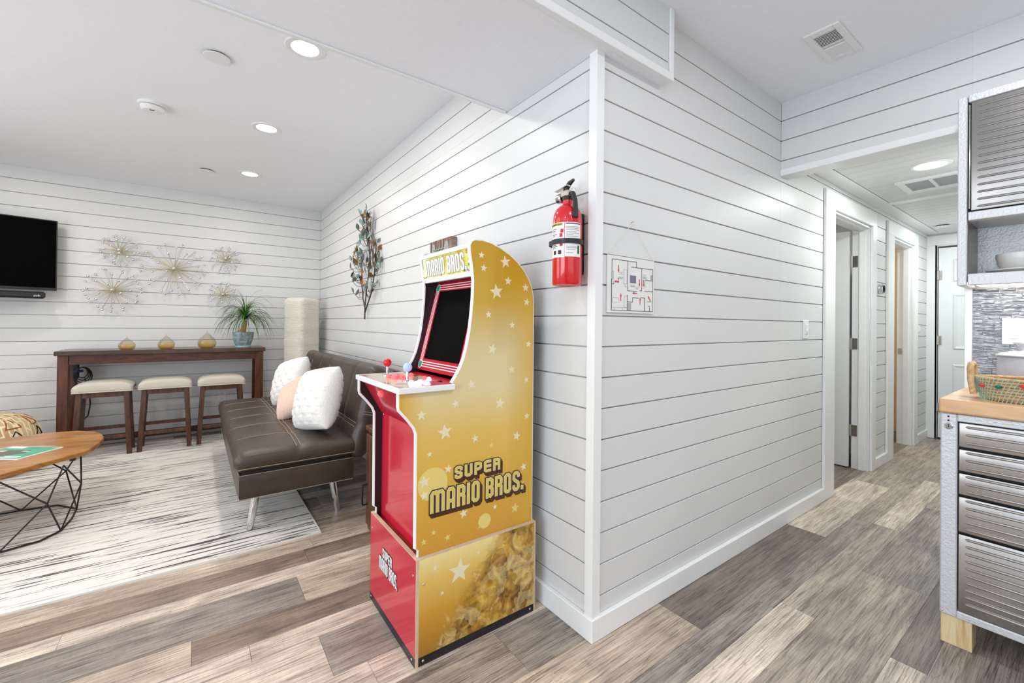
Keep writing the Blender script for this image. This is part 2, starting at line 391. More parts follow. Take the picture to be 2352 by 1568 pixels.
def single(name, bm, mat, label, cat, loc, group=None, smooth=False, ang=40):
    bmesh.ops.translate(bm, verts=bm.verts, vec=-Vector(loc))
    me = mesh_from(bm, name, mat, smooth, ang); ob = bpy.data.objects.new(name, me); COL.objects.link(ob); ob.location = loc; ob['_o'] = tuple(loc)
    return tag(ob, label, cat, group)
def struct(name, bm, mat, parent=None, smooth=False):
    ob = part(name, bm, mat, parent, smooth)
    if parent is None: ob['kind'] = 'structure'
    return ob
def copy_tree(o, parent=None, loc=None, label=None):
    c = o.copy(); COL.objects.link(c); c.parent = parent
    if loc is not None: c.location = loc; c['_o'] = tuple(loc)
    if label: c['label'] = label
    for ch in list(o.children): copy_tree(ch, c)
    return c

# stroke lettering
GL = {
 'M': (.76, [[(0, 0), (0, .88), (.1, 1), (.28, 1), (.38, .88), (.38, 0)], [(.38, .88), (.48, 1), (.66, 1), (.76, .88), (.76, 0)]]),
 'A': (.38, [[(0, 0), (0, .88), (.1, 1), (.28, 1), (.38, .88), (.38, 0)], [(0, .34), (.38, .34)]]),
 'R': (.38, [[(0, 0), (0, 1), (.27, 1), (.38, .9), (.38, .64), (.29, .53), (.38, .42), (.38, 0)], [(.2, .53), (.29, .53)]]),
 'I': (0, [[(0, 0), (0, 1)]]),
 'O': (.38, [[(.19, 0), (.1, 0), (0, .1), (0, .9), (.1, 1), (.28, 1), (.38, .9), (.38, .1), (.28, 0), (.19, 0)]]),
 'B': (.38, [[(0, 0), (0, 1), (.27, 1), (.38, .9), (.38, .64), (.29, .53), (.38, .42), (.38, .1), (.25, 0), (.19, .04)], [(.2, .53), (.29, .53)]]),
 'S': (.38, [[(.38, .82), (.38, .9), (.28, 1), (.1, 1), (0, .9), (0, .66), (.1, .55), (.28, .45), (.38, .34), (.38, .1), (.28, 0), (.1, 0), (0, .1), (0, .17)]]),
 'U': (.38, [[(0, 1), (0, .12), (.1, 0), (.28, 0), (.38, .12), (.38, 1)]]),
 'P': (.38, [[(0, 0), (0, 1), (.27, 1), (.38, .9), (.38, .55), (.27, .42), (.2, .42)]]),
 'E': (.38, [[(.38, 1), (.1, 1), (0, .9), (0, .1), (.1, 0), (.38, 0)], [(.2, .5), (.38, .5)]]),
 'H': (.38, [[(0, 0), (0, 1)], [(.38, 0), (.38, 1)], [(0, .5), (.38, .5)]]),
 'C': (.38, [[(.38, .72), (.38, .9), (.28, 1), (.1, 1), (0, .9), (0, .1), (.1, 0), (.28, 0), (.38, .1), (.38, .28)]]),
 'T': (.38, [[(0, 1), (.38, 1)], [(.19, 0), (.19, 1)]]),
 'N': (.38, [[(0, 0), (0, 1), (.38, 0), (.38, 1)]]),
 'L': (.34, [[(0, 1), (0, 0), (.34, 0)]]), 'K': (.36, [[(0, 0), (0, 1)], [(.36, 1), (0, .45), (.36, 0)]]),
 '.': (.02, [[(0, 0), (0, .06)]]), ' ': (.02, [])}
def lettering(text, o, rx, uz, nrm, h, length, stroke, off, thick=.0004, shear=0.0, shift=(0, 0)):
    """flat stroke letters: o lower left, rx/uz unit vectors, nrm outward normal, text fitted to length"""
    o, rx, uz, nrm = Vector(o), Vector(rx), Vector(uz), Vector(nrm)
    gap = .34; tot = 0
    for ch in text: tot += GL[ch][0] + gap
    tot -= gap; sx = length / tot; bm = nb(); x = 0; idx = 0
    for ch in text:
        wd, st = GL[ch]
        for s in st:
            q = [Vector(((x + a) * sx, b * h)) for a, b in s]; idx += 1; dd_ = off + thick + idx * .00002
            d0 = (q[1] - q[0]).normalized(); d1 = (q[-1] - q[-2]).normalized()
            closed = (q[0] - q[-1]).length < 1e-6
            if not closed: q[0] = q[0] - d0 * stroke; q[-1] = q[-1] + d1 * stroke
            V = []; n = len(q)
            for i, p in enumerate(q):
                e0 = (q[i] - q[i - 1]).normalized() if i > 0 else None; e1 = (q[i + 1] - q[i]).normalized() if i < n - 1 else None
                if closed and i == 0: e0 = (q[-1] - q[-2]).normalized()
                if closed and i == n - 1: e1 = (q[1] - q[0]).normalized()
                e0 = e0 or e1; e1 = e1 or e0; t_ = (e0 + e1)
                t_ = t_.normalized() if t_.length > 1e-6 else e0
                nn = Vector((-t_.y, t_.x)); k = 1 / max(.55, nn.dot(Vector((-e0.y, e0.x))))
                V.append((p + nn * stroke * k, p - nn * stroke * k))
            def W(p, d): return bm.verts.new(o + rx * (p.x + shift[0]) + uz * (p.y + shift[1]) + nrm * d)
            T = [(W(l, dd_), W(r, dd_), W(l, off), W(r, off)) for l, r in V]
            for A, B in zip(T, T[1:]):
                bm.faces.new((A[0], A[1], B[1], B[0])); bm.faces.new((A[0], B[0], B[2], A[2])); bm.faces.new((A[1], A[3], B[3], B[1]))
            if not closed:
                for A in (T[0], T[-1]): bm.faces.new((A[0], A[2], A[3], A[1]))
        x += wd + gap
    return bm
def star_pts(c, r, rot=0, inner=.42, n=5):
    return [(c[0] + (r if i % 2 == 0 else r * inner) * math.sin(rot + i * PI / n), c[1] + (r if i % 2 == 0 else r * inner) * math.cos(rot + i * PI / n)) for i in range(2 * n)]

# ================================================================== THE SETTING
D = 4.787; ZC = 2.69; ZS = 2.37; ZH = 2.36; XK = 1.695; YO = -0.84; XE = 5.60; XL = -4.05; YR = -3.45
G0, GP = 1.3026, 0.127
def board_rows(z0, z1):
    gs = [G0 + GP * j for j in range(-12, 14)]
    out = []
    for a, b in zip(gs, gs[1:]):
        lo, hi = max(a + .0027, z0), min(b - .0027, z1)
        if hi - lo > .006: out.append((lo, hi))
    return out
def boards(parent, axis, plane, rects, th=.016, sign=1):
    """horizontal shiplap boards, one object each; rects: (a0, a1, z0, z1); sign: direction into the wall"""
    cache = {}
    for a0, a1, z0, z1 in rects:
        for lo, hi in board_rows(z0, z1):
            L, H = round(a1 - a0, 4), round(hi - lo, 4); key = (L, H)
            if key not in cache:
                bm = nb(); t0, t1 = (0, th) if sign > 0 else (-th, 0)
                if axis == 'x': box(bm, t0, t1, 0, L, 0, H)
                else: box(bm, 0, L, t0, t1, 0, H)
                es = [e for e in bm.edges]
                bmesh.ops.bevel(bm, geom=es, offset=.0012, segments=1, affect='EDGES')
                cache[key] = mesh_from(bm, 'board', 'wall_paint')
            ob = bpy.data.objects.new('board', cache[key]); COL.objects.link(ob); ob.parent = parent
            ob.location = (plane, a0, lo) if axis == 'x' else (a0, plane, lo)

# ---- floor
bm = nb(); box(bm, XL - .1, XE + 1.3, YR - .1, D + .1, -.12, -.004)
floor = struct('floor', bm, 'floor_base')
TONES = {'L': srgb(214, 202, 188), 'T': srgb(198, 183, 167), 'M': srgb(176, 165, 153), 'G': srgb(158, 150, 143), 'D': srgb(128, 117, 110), 'B': srgb(148, 133, 119), 'X': srgb(104, 94, 88)}
rows = [1.254, 1.15, .915, .757, .652, .411, .256, .02, -.225, -.34, -.475, -.73, -.835, -1.07, -1.225, -1.33, -1.57, -1.73, -1.97, -2.2]
t = 1.254; k = 0; upper = []
while t < D:
    t += (.155, .24, .105)[k % 3]; k += 1; upper.append(min(t, D))
rows = upper[::-1] + rows
JO = {1.15: -.88, .915: -1.296, .652: -.884, .02: .418, -.34: .89, -.73: .873, 1.254: -.35, .757: .25, .411: .6, .256: -.3, -.225: -.55, -.475: .15}
TN = {1.409: 'BBBB', 1.649: 'TTMM', 1.254: 'LLTM', 1.15: 'GTMT', .915: 'TBBB', .757: 'LTLT', .652: 'LGMM', .411: 'LLTM', .256: 'MGMD', .02: 'TDLM', -.225: 'GGGM', -.34: 'LMLM', -.475: 'GMGM', -.73: 'LDMB'}
PL = 1.365
rng = random.Random(3)
for hi, lo in zip(rows, rows[1:]):
    key = round(hi, 3); off = JO.get(key, rng.uniform(-1.3, .6)); tn = TN.get(key)
    xmin, xmax = -3.3, (1.66 if hi < -.9 else (5.55 if lo < .3 else .0))
    if lo > .3: xmax = 0.0
    n0 = math.floor((xmin - off) / PL)
    x = off + n0 * PL
    while x < xmax:
        a, b = max(x, xmin) + .0006, min(x + PL, xmax) - .0006
        if b - a > .03:
            bm = nb(); W = (hi - lo) / 2 - .0005; Lh = (b - a) / 2
            box(bm, -Lh, Lh, -W, W, -.004, 0)
            me = mesh_from(bm, 'plank', 'vinyl_plank'); ob = bpy.data.objects.new('plank', me); COL.objects.link(ob); ob.parent = floor
            ob.location = ((a + b) / 2, (hi + lo) / 2, 0)
            if tn:
                i = int(round((x - off) / PL)) + 1
                tone = TONES[tn[max(0, min(3, i))]]
            else: tone = TONES[rng.choice('LTMMGDBB')]
            ob.color = (*tone, 1)
        x += PL

# ---- walls
bm = nb(); box(bm, XL - .1, .10, D + .016, D + .11, 0, ZC + .06)
wall_back = struct('wall_back', bm, 'wall_paint'); boards(wall_back, 'y', D, [(-3.3, 0, .0, ZC)])
bm = nb(); box(bm, .016, .10, .016, D + .016, 0, ZC + .06)
wall_living = struct('wall_living', bm, 'wall_paint'); boards(wall_living, 'x', 0, [(.0, D, 0, ZS), (.637, D, ZS, ZC)])
bm = nb()
box(bm, .10, 2.60, .016, .125, 0, ZC + .06); box(bm, 2.60, 3.51, .016, .125, 2.16, 2.5); box(bm, 3.51, 4.18, .016, .125, 0, 2.5)
box(bm, 4.18, 4.97, .016, .125, 2.16, 2.5); box(bm, 4.97, XE + .1, .016, .125, 0, 2.5)
wall_hall = struct('wall_hall', bm, 'wall_paint')
boards(wall_hall, 'y', 0, [(0, XK, 0, ZC), (XK, 2.41, 0, ZH), (2.41, 3.62, 2.285, ZH), (3.62, 3.98, 0, ZH), (3.98, 5.10, 2.285, ZH), (5.10, XE, 0, ZH)])
# kitchen wall with the header over the hallway opening
bm = nb(); box(bm, XK + .016, XK + .10, YO, -.0, 2.225, ZC + .06); box(bm, XK + .016, XK + .10, YR, YO, 0, ZC + .06)
wall_kitchen = struct('wall_kitchen', bm, 'wall_paint')
boards(wall_kitchen, 'x', XK, [(YO, 0, 2.225, ZC), (-2.4, YO, 1.46, ZC)])
# hallway far side and end wall
bm = nb(); box(bm, XK + .10, XE + .1, YO - .10, YO - .01, 0, 2.5)
struct('wall_hall_far', bm, 'wall_paint')
bm = nb(); box(bm, XE, XE + .10, -.085, .012, 0, 2.5); box(bm, XE, XE + .10, -.86, -.085, 2.225, 2.5)
struct('wall_end', bm, 'wall_paint')
# rooms behind the hall doors
bm = nb(); box(bm, 4.02, 4.07, .125, 3.0, 0, 2.5); box(bm, .10, 4.02, 2.95, 3.0, 0, 2.5)
struct('wall_bedroom', bm, 'wall_paint')
bm = nb(); box(bm, 4.07, 4.09, .126, 1.9, 0, 2.5); box(bm, 4.07, XE + .1, 1.88, 1.93, 0, 2.5); box(bm, XE + .02, XE + .1, .126, 1.9, 0, 2.5)
struct('wall_room', bm, 'beige_wall')
bm = nb(); box(bm, XE + 1.2, XE + 1.25, -1.6, .6, 0, 2.5); box(bm, XE + .1, XE + 1.2, .55, .6, 0, 2.5); box(bm, XE + .1, XE + 1.2, -1.6, -1.55, 0, 2.5)
struct('wall_far_room', bm, 'wall_paint')
# walls out of view: side wall and rear wall with openings for the inferred and added windows
bm = nb(); box(bm, XL - .1, XL, YR, -2.1, 0, ZC + .06); box(bm, XL - .1, XL, .3, 1.1, 0, ZC + .06); box(bm, XL - .1, XL, 3.3, D + .1, 0, ZC + .06); box(bm, XL - .1, XL, 1.1, 3.3, 0, .4); box(bm, XL - .1, XL, 1.1, 3.3, 2.3, ZC + .06); box(bm, XL - .1, XL, -2.1, .3, 0, .4); box(bm, XL - .1, XL, -2.1, .3, 2.3, ZC + .06)
struct('wall_side', bm, 'wall_paint')
bm = nb(); box(bm, XL - .1, -2.5, YR - .1, YR, 0, ZC + .06); box(bm, .3, XK + .1, YR - .1, YR, 0, ZC + .06); box(bm, -2.5, .3, YR - .1, YR, 0, .55); box(bm, -2.5, .3, YR - .1, YR, 2.35, ZC + .06)
struct('wall_rear', bm, 'wall_paint')
for i, (x0, x1, y0, y1, z0, z1) in enumerate(((-2.5, .3, YR - .07, YR - .03, .55, 2.35), (XL - .07, XL - .03, -2.1, .3, .4, 2.3), (XL - .07, XL - .03, 1.1, 3.3, .4, 2.3))):  # side frame inferred; rear and living frames added around the fill lights
    bm = nb(); wv = .05
    if i == 0:
        box(bm, x0, x1, y0, y1, z0, z0 + wv); box(bm, x0, x1, y0, y1, z1 - wv, z1)
        for xx in (x0, (x0 + x1) / 2 - wv / 2, x1 - wv): box(bm, xx, xx + wv, y0, y1, z0, z1)
    else:
        box(bm, x0, x1, y0, y1, z0, z0 + wv); box(bm, x0, x1, y0, y1, z1 - wv, z1)
        for yy in (y0, (y0 + y1) / 2 - wv / 2, y1 - wv): box(bm, x0, x1, yy, yy + wv, z0, z1)
    struct('unseen_window_%d' % (i + 1), bm, 'trim_paint')

# ---- ceilings
bm = nb(); box(bm, XL - .1, XK + .1, YR - .1, D + .1, ZC, ZC + .08)
struct('ceiling', bm, 'ceiling_paint')
bm = nb(); box(bm, .10, XE + .1, .125, 3.0, 2.5, 2.56); box(bm, XE, XE + 1.25, -1.6, .6, 2.5, 2.56)
struct('ceiling_rooms', bm, 'ceiling_paint')
# dropped soffit with shiplap fascia
bm = nb(); box(bm, XL, 0, -.041, .63, ZS, ZC); box(bm, 0, .42, -.041, 0, ZS, ZC)
soffit = struct('ceiling_soffit', bm, 'ceiling_paint')
boards(soffit, 'y', -.057, [(-3.0, .40, ZS + .03, ZC)])
bm = nb(); box(bm, XL, .43, -.066, -.041, ZS - .004, ZS + .030, .002); box(bm, .402, .43, -.066, 0, ZS + .030, ZC, .002); 
struct('trim_1', bm, 'trim_paint')
bm = nb(); box(bm, XL, -.012, .618, .642, ZS - .010, ZS, .004); box(bm, XL, -.012, .630, .642, ZS - .004, ZS + .05, .003)
struct('trim_2', bm, 'trim_paint')
# hallway ceiling, planked across
bm = nb(); box(bm, XK + .10, XE, YO - .02, .012, ZH + .012, ZH + .1)
hc = struct('ceiling_hall', bm, 'ceiling_paint')
bm = nb(); box(bm, 0, .126, YO, -.11, 0, .012, .0015); me = mesh_from(bm, 'board', 'wall_paint')
x = XK + .105
while x < XE - .1:
    ob = bpy.data.objects.new('board', me); COL.objects.link(ob); ob.parent = hc; ob.location = (x, 0, ZH); x += .130
bm = nb(); box(bm, XK + .1, XE, -.105, -.0, ZH - .006, ZH + .012, .003); box(bm, 3.58, 3.66, YO, -.105, ZH - .008, ZH + .004, .003); box(bm, XE - .09, XE, YO, -.105, ZH - .006, ZH + .01, .003)
struct('trim_3', bm, 'trim_paint')
# header bottom board
bm = nb(); box(bm, XK - .008, XK + .108, YO, 0, 2.223, 2.262, .002)
struct('trim_4', bm, 'trim_paint')
# opening edge board
bm = nb(); box(bm, XK - .006, XK + .108, YO - .004, YO + .022, 0, 2.223, .002)
struct('trim_5', bm, 'trim_paint')
# corner boards
bm = nb(); prism(bm, [(-.012, -.012), (.031, -.012), (.031, 0), (0, 0), (0, .030), (-.012, .030)], .0, ZS, 'xy')
struct('trim_6', bm, 'trim_paint')

# ---- baseboards
def bb(name, *a):
    bm = nb(); box(bm, *a, .003); return struct(name, bm, 'trim_paint')
bb('baseboard_living', -.02, 0, -.02, D, 0, .092)
bb('baseboard_hall', -.0, 2.41, -.02, 0, 0, .092)
bb('baseboard_hall_middle', 3.62, 3.98, -.02, 0, 0, .092)
bb('baseboard_hall_end', 5.10, XE, -.02, 0, 0, .092)
bb('baseboard_back', -3.3, 0, D - .02, D, 0, .092)

# ---- doors
def hinge(parent, x, y, z, ax, nm='hinge'):
    bm = nb()
    if ax == 'x': box(bm, x - .002, x + .002, y - .045, y + .042, z - .05, z + .05, .001); tube(bm, [(x - .006, y, z - .052), (x - .006, y, z + .052)], .007, 8)
    else: box(bm, x - .002, x + .004, y - .045, y + .03, z - .05, z + .05, .001); tube(bm, [(x - .004, y - .03, z - .052), (x - .004, y - .03, z + .052)], .006, 8)
    return part(nm, bm, 'nickel', parent, label='brushed nickel hinge')
def casing(name, x0, x1, o0, o1, zt, zo):
    c = bpy.data.objects.new(name, None); COL.objects.link(c); c['kind'] = 'structure'
    for nme, a in (('side_casing', (x0, o0, -.020, 0, 0, zo)), ('side_casing', (o1, x1, -.020, 0, 0, zo)), ('head_casing', (x0, x1, -.020, 0, zo, zt))):
        bm = nb(); box(bm, *a, .002); part(nme, bm, 'trim_paint', c)
    for a in ((o0, o0 + .018, 0, .125, 0, zo), (o1 - .018, o1, 0, .125, 0, zo), (o0 + .018, o1 - .018, 0, .125, zo - .018, zo)):
        bm = nb(); box(bm, *a); part('jamb', bm, 'trim_paint', c)
    for a in ((o0 + .018, o0 + .03, .03, .072, 0, zo - .018), (o1 - .03, o1 - .018, .03, .072, 0, zo - .018), (o0 + .03, o1 - .03, .03, .072, zo - .03, zo - .018)):
        bm = nb(); box(bm, *a); part('door_stop', bm, 'trim_paint', c)
    return c
casing('trim_7', 2.41, 3.62, 2.60, 3.51, 2.285, 2.16)
casing('trim_8', 3.98, 5.10, 4.18, 4.97, 2.285, 2.16)
# door 1: swung 90 degrees into the bedroom, hinged on the far jamb
d1 = bpy.data.objects.new('door_1', None); COL.objects.link(d1); d1['kind'] = 'structure'
bm = nb(); box(bm, 3.452, 3.488, .140, .98, .012, 2.135, .002); part('door_slab', bm, 'door_paint', d1)
for z in (1.86, 1.12, .34): hinge(d1, 3.489, .128, z, 'x')
# door 2: open out of sight, strike plate on the jamb
d2 = bpy.data.objects.new('door_2', None); COL.objects.link(d2); d2['kind'] = 'structure'
bm = nb(); box(bm, 4.20, 4.236, .14, .92, .012, 2.135, .002); part('door_slab', bm, 'door_paint', d2)
bm = nb(); box(bm, 4.946, 4.953, .082, .115, .98, 1.045, .001); part('strike_plate', bm, 'nickel', d2)
# door 3: six-panel door at the end of the hallway, slightly ajar
d3 = bpy.data.objects.new('door_3', None); COL.objects.link(d3); d3['kind'] = 'structure'
bm = nb(); box(bm, XE - .02, XE, -.072, 0, 0, 2.225, .002); part('side_casing', bm, 'trim_paint', d3)
bm = nb(); box(bm, XE - .02, XE, YO, 0, 2.225, 2.335, .002); part('head_casing', bm, 'trim_paint', d3)
bm = nb(); box(bm, XE, XE + .1, -.086, -.072, 0, 2.225); box(bm, XE, XE + .1, -.86, -.086, 2.212, 2.225); part('jamb', bm, 'trim_paint', d3)
TM = Matrix.Translation((XE + .022, -.096, 0)) @ Matrix.Rotation(R(11), 4, 'Z')
bm = nb(); box(bm, 0, .035, -.76, 0, .012, 2.195, .002)
bmesh.ops.transform(bm, matrix=TM, verts=bm.verts); slab = part('door_slab', bm, 'door_paint', d3)
for (y1, y0) in ((-.115, -.345), (-.415, -.645)):
    for (z0, z1) in ((.22, .86), (1.03, 1.66), (1.80, 2.06)):
        bm = nb()
        o = [(y0, z0), (y1, z0), (y1, z1), (y0, z1)]; i_ = [(y0 + .035, z0 + .035), (y1 - .035, z0 + .035), (y1 - .035, z1 - .035), (y0 + .035, z1 - .035)]
        A = [bm.verts.new((-.0005, a, b)) for a, b in o]; B = [bm.verts.new((-.012, a, b)) for a, b in [(y0 + .012, z0 + .012), (y1 - .012, z0 + .012), (y1 - .012, z1 - .012), (y0 + .012, z1 - .012)]]; Cc = [bm.verts.new((-.003, a, b)) for a, b in i_]
        for q in range(4):
            bm.faces.new((A[q], A[(q + 1) % 4], B[(q + 1) % 4], B[q])); bm.faces.new((B[q], B[(q + 1) % 4], Cc[(q + 1) % 4], Cc[q]))
        bm.faces.new(Cc); bmesh.ops.recalc_face_normals(bm, faces=bm.faces)
        bmesh.ops.transform(bm, matrix=TM, verts=bm.verts); part('door_panel', bm, 'door_paint', slab)
for z in (1.88, 1.13, .36): hinge(d3, XE + .018, -.080, z, 'y')

# ================================================================== CEILING FIXTURES
def downlight(loc, power, label, group=None, r=.098, lens=.066, color=(1, .95, .87)):
    x, y, z = loc; t = thing('recessed_light', label, 'ceiling light', loc, group)
    bm = nb(); lathe(bm, [(lens, z - .004), (lens + .006, z - .007), (r - .006, z - .006), (r, z - .001), (r, z)], 40, (x, y, 0)); part('trim_ring', bm, 'white_plastic', t, True, 30)
    bm = nb(); lathe(bm, [(.0, z - .0045), (lens * .6, z - .0045), (lens, z - .0040), (lens, z - .001)], 40, (x, y, 0)); part('lens', bm, 'lamp_lens', t, True, 30)
    a = area_light('lamp', (x, y, z - .012), power, lens * 2, (0, 0, 0), color, disk=True)
    a.parent = t; a.location = (0, 0, -.012)
    return t
LV = 8.5
downlight((-.855, 1.247, ZC), LV, 'lit round recessed ceiling light beside the dropped soffit edge')
downlight((-.893, 2.437, ZC), LV, 'lit round recessed ceiling light nearest the domed smoke detector')
downlight((-.891, 3.668, ZC), LV, 'lit round recessed ceiling light closest to the back plank wall')
for yy in (1.25, 2.44, 3.67): downlight((-2.75, yy, ZC), LV, 'lit round recessed ceiling light in the assumed unseen row above the coffee table', 'assumed unseen lights above the coffee table')  # second row is unseen: assumed and added for soft room light
for xx, yy, pw in ((-2.2, -1.1, 7), (-.55, -1.15, 8), (.75, -1.15, 9), (-2.2, -2.4, 4), (-.5, -2.4, 4), (.75, -2.4, 4)): downlight((xx, yy, ZC), pw, 'lit round recessed ceiling light in the kitchen ceiling', 'kitchen ceiling lights', color=(.98, .97, 1.0))
downlight((2.66, -.53, ZH), 12, 'lit round recessed light in the planked hallway ceiling', r=.105, lens=.082, color=(.95, 1.0, .99))
downlight((4.75, -.53, ZH), 14, 'lit round recessed light near the hallway end door', color=(.92, 1.0, 1.0))
downlight((2.9, 1.2, 2.5), 18, 'lit round recessed ceiling light in the bedroom')
downlight((4.9, .95, 2.5), 10, 'lit round recessed ceiling light in the warm beige room', color=(1, .82, .6))
# smoke detector
x, y = -1.545, 2.51; t = thing('smoke_detector', 'white domed smoke detector on the living room ceiling', 'smoke detector', (x, y, ZC))
bm = nb(); lathe(bm, [(.078, ZC), (.078, ZC - .012), (.070, ZC - .016)], 32, (x, y, 0)); part('base', bm, 'white_plastic', t, True, 30)
bm = nb(); lathe(bm, [(.060, ZC - .016), (.060, ZC - .021)], 32, (x, y, 0)); part('vent_ring', bm, 'dark_slot', t)
bm = nb(); lathe(bm, [(.066, ZC - .020), (.064, ZC - .034), (.052, ZC - .046), (0, ZC - .050)], 32, (x, y, 0)); part('dome', bm, 'white_plastic', t, True, 30)
bm = nb(); box(bm, x - .012, x + .012, y - .035, y - .029, ZC - .0505, ZC - .047); part('indicator', bm, 'dark_slot', t)
for (x, y, z, r, lab) in ((-1.223, 1.609, ZC, .062, 'flat white round cover plate on the ceiling between smoke detector and soffit'), (-1.233, 3.80, ZC, .058, 'flat white round cover plate on the ceiling near the back wall'), (5.08, -.21, ZH, .06, 'flat white round cover plate on the hallway ceiling')):
    t = thing('sprinkler_cover', lab, 'cover plate', (x, y, z))
    bm = nb(); lathe(bm, [(r * .8, z), (r * .8, z - .010)], 32, (x, y, 0)); part('collar', bm, 'dark_slot', t)
    bm = nb(); lathe(bm, [(r, z - .010), (r, z - .013), (r * .96, z - .0145), (0, z - .0145)], 32, (x, y, 0)); part('plate', bm, 'white_plastic', t, True, 30)
# ceiling register
x0, x1, y0, y1 = 1.09, 1.42, -.486, -.338; zc = ZC
t = thing('air_register', 'white rectangular louvred air register on the kitchen ceiling', 'vent', ((x0 + x1) / 2, (y0 + y1) / 2, zc))
bm = nb()
for a in ((x0, x1, y0, y0 + .028), (x0, x1, y1 - .028, y1), (x0, x0 + .045, y0 + .028, y1 - .028), (x1 - .045, x1, y0 + .028, y1 - .028)): box(bm, *a, zc - .010, zc, .002)
part('frame', bm, 'white_plastic', t)
bm = nb(); box(bm, x0 + .045, x1 - .045, y0 + .028, y1 - .028, zc - .002, zc - .0005); part('backing', bm, 'dark_slot', t)
bm = nb(); box(bm, (x0 + x1) / 2 - .006, (x0 + x1) / 2 + .006, y0 + .028, y1 - .028, zc - .009, zc - .002); part('divider', bm, 'white_plastic', t)
lx = x0 + .052
while lx < x1 - .05:
    if abs(lx - (x0 + x1) / 2) > .012:
        s = 1 if lx < (x0 + x1) / 2 else -1
        bm = nb(); obox(bm, (lx, (y0 + y1) / 2, zc - .006), .0016, y1 - y0 - .056, .011, Matrix.Rotation(R(38 * s), 3, 'Y')); part('louvre', bm, 'white_plastic', t)
    lx += .0125
bm = nb(); box(bm, x1 - .040, x1 - .030, -.42, -.385, zc - .016, zc - .009, .002); part('damper_lever', bm, 'white_plastic', t)
for sx in (x0 + .022,):
    bm = nb(); sphere(bm, (sx, (y0 + y1) / 2 + .02, zc - .010), .004, 8, (1, 1, .4)); part('screw', bm, 'chrome', t)
# hallway return grille
x0, x1, y0, y1 = 2.93, 3.33, -.80, -.285; z = ZH
t = thing('return_grille', 'white framed return air grille with grey mesh on hallway ceiling', 'vent', ((x0 + x1) / 2, (y0 + y1) / 2, z))
bm = nb(); box(bm, x0, x1, y0, y0 + .04, z - .016, z, .002); box(bm, x0, x1, y1 - .04, y1, z - .016, z, .002); box(bm, x0, x0 + .05, y0 + .04, y1 - .04, z - .016, z, .002); box(bm, x1 - .05, x1, y0 + .04, y1 - .04, z - .016, z, .002); part('frame', bm, 'white_plastic', t)
for k in range(2):
    yy = y1 - .04 - (k + 1) * .145
    bm = nb(); box(bm, x0 + .05, x1 - .05, yy - .009, yy + .009, z - .014, z - .003); part('bar', bm, 'white_plastic', t)
for k in range(3):
    yy = y1 - .04 - k * .145
    bm = nb(); box(bm, x0 + .05, x1 - .05, yy - .145, yy, z - .006, z - .002); part('mesh_panel', bm, 'grille_grey', t)

# ================================================================== WALL THINGS
# wall switch, hallway switch, thermostat, outlet
def switch(name, x0, x1, z0, z1, label):
    t = thing(name, label, 'light switch', ((x0 + x1) / 2, -.004, (z0 + z1) / 2))
    bm = nb(); box(bm, x0, x1, -.007, 0, z0, z1, .003, 2); part('plate', bm, 'white_plastic', t)
    cx, cz = (x0 + x1) / 2, (z0 + z1) / 2; w_ = (x1 - x0) * .22; h_ = (z1 - z0) * .28
    bm = nb(); box(bm, cx - w_, cx + w_, -.013, -.006, cz - h_, cz + h_, .002); part('rocker', bm, 'white_plastic', t)
    bm = nb(); box(bm, cx - w_ * .5, cx + w_ * .5, -.018, -.012, cz - h_ * .7, cz - h_ * .2, .002); part('slider', bm, 'white_plastic', t)
switch('wall_switch', 2.052, 2.140, 1.187, 1.313, 'white dimmer switch on the plank wall beside the hallway door')
switch('wall_switch', 5.195, 5.27, 1.22, 1.30, 'white switch on the plank wall near the hallway end')
x, z = 3.765, 1.621; t = thing('thermostat', 'round chrome thermostat on the plank wall between the two hall doors', 'thermostat', (x, 0, z))
bm = nb(); lathe(bm, [(.040, 0), (.046, -.006), (.046, -.03), (.043, -.035), (.036, -.036)], 32, (x, 0, z), 'y'); part('ring', bm, 'chrome', t, True, 30)
bm = nb(); lathe(bm, [(0, -.0362), (.036, -.0362), (.036, -.034)], 32, (x, 0, z), 'y'); part('dial', bm, 'black_gloss', t)
x, z = -1.042, .395; t = thing('wall_outlet', 'white duplex wall outlet on the back wall behind the stools', 'outlet', (x, D, z))
bm = nb(); box(bm, x - .038, x + .038, D - .006, D, z - .062, z + .062, .003, 2); part('plate', bm, 'white_plastic', t)
for dz in (-.026, .026):
    bm = nb(); box(bm, x - .017, x + .017, D - .009, D - .005, z + dz - .017, z + dz + .017, .004, 2); q = part('socket', bm, 'white_plastic', t)
    for dx in (-.007, .007):
        bm = nb(); box(bm, x + dx - .0015, x + dx + .0015, D - .0095, D - .0085, z + dz - .003, z + dz + .008); part('slot', bm, 'dark_slot', q)
# floor plan
yf = -.006; x0, x1, z0, z1 = .066, .380, 1.318, 1.556
t = thing('evacuation_plan', 'paper floor plan in a clear sleeve hanging by string on plank wall', 'floor plan', ((x0 + x1) / 2, 0, z0))
bm = nb(); box(bm, x0, x1, yf, yf + .004, z0, z1); part('paper', bm, 'paper_white', t)
bm = nb(); box(bm, x0 - .003, x1 + .003, yf - .0022, yf - .0014, z0 - .006, z1 + .003); part('sleeve', bm, 'clear_sleeve', t)
bm = nb(); tube(bm, [(x0 + .002, -.004, z1), (.222, -.008, 1.707)], .0011, 6); tube(bm, [(x1 - .004, -.004, z1), (.222, -.008, 1.707)], .0011, 6); part('string', bm, 'string_white', t)
bm = nb(); tube(bm, [(.222, 0, 1.709), (.222, -.014, 1.712)], .0018, 6); part('nail', bm, 'nickel', t)
W_, H_ = x1 - x0, z1 - z0
def pp(u, v): return (x0 + (u - 100) / 1130 * W_ , z1 - (v) * H_)
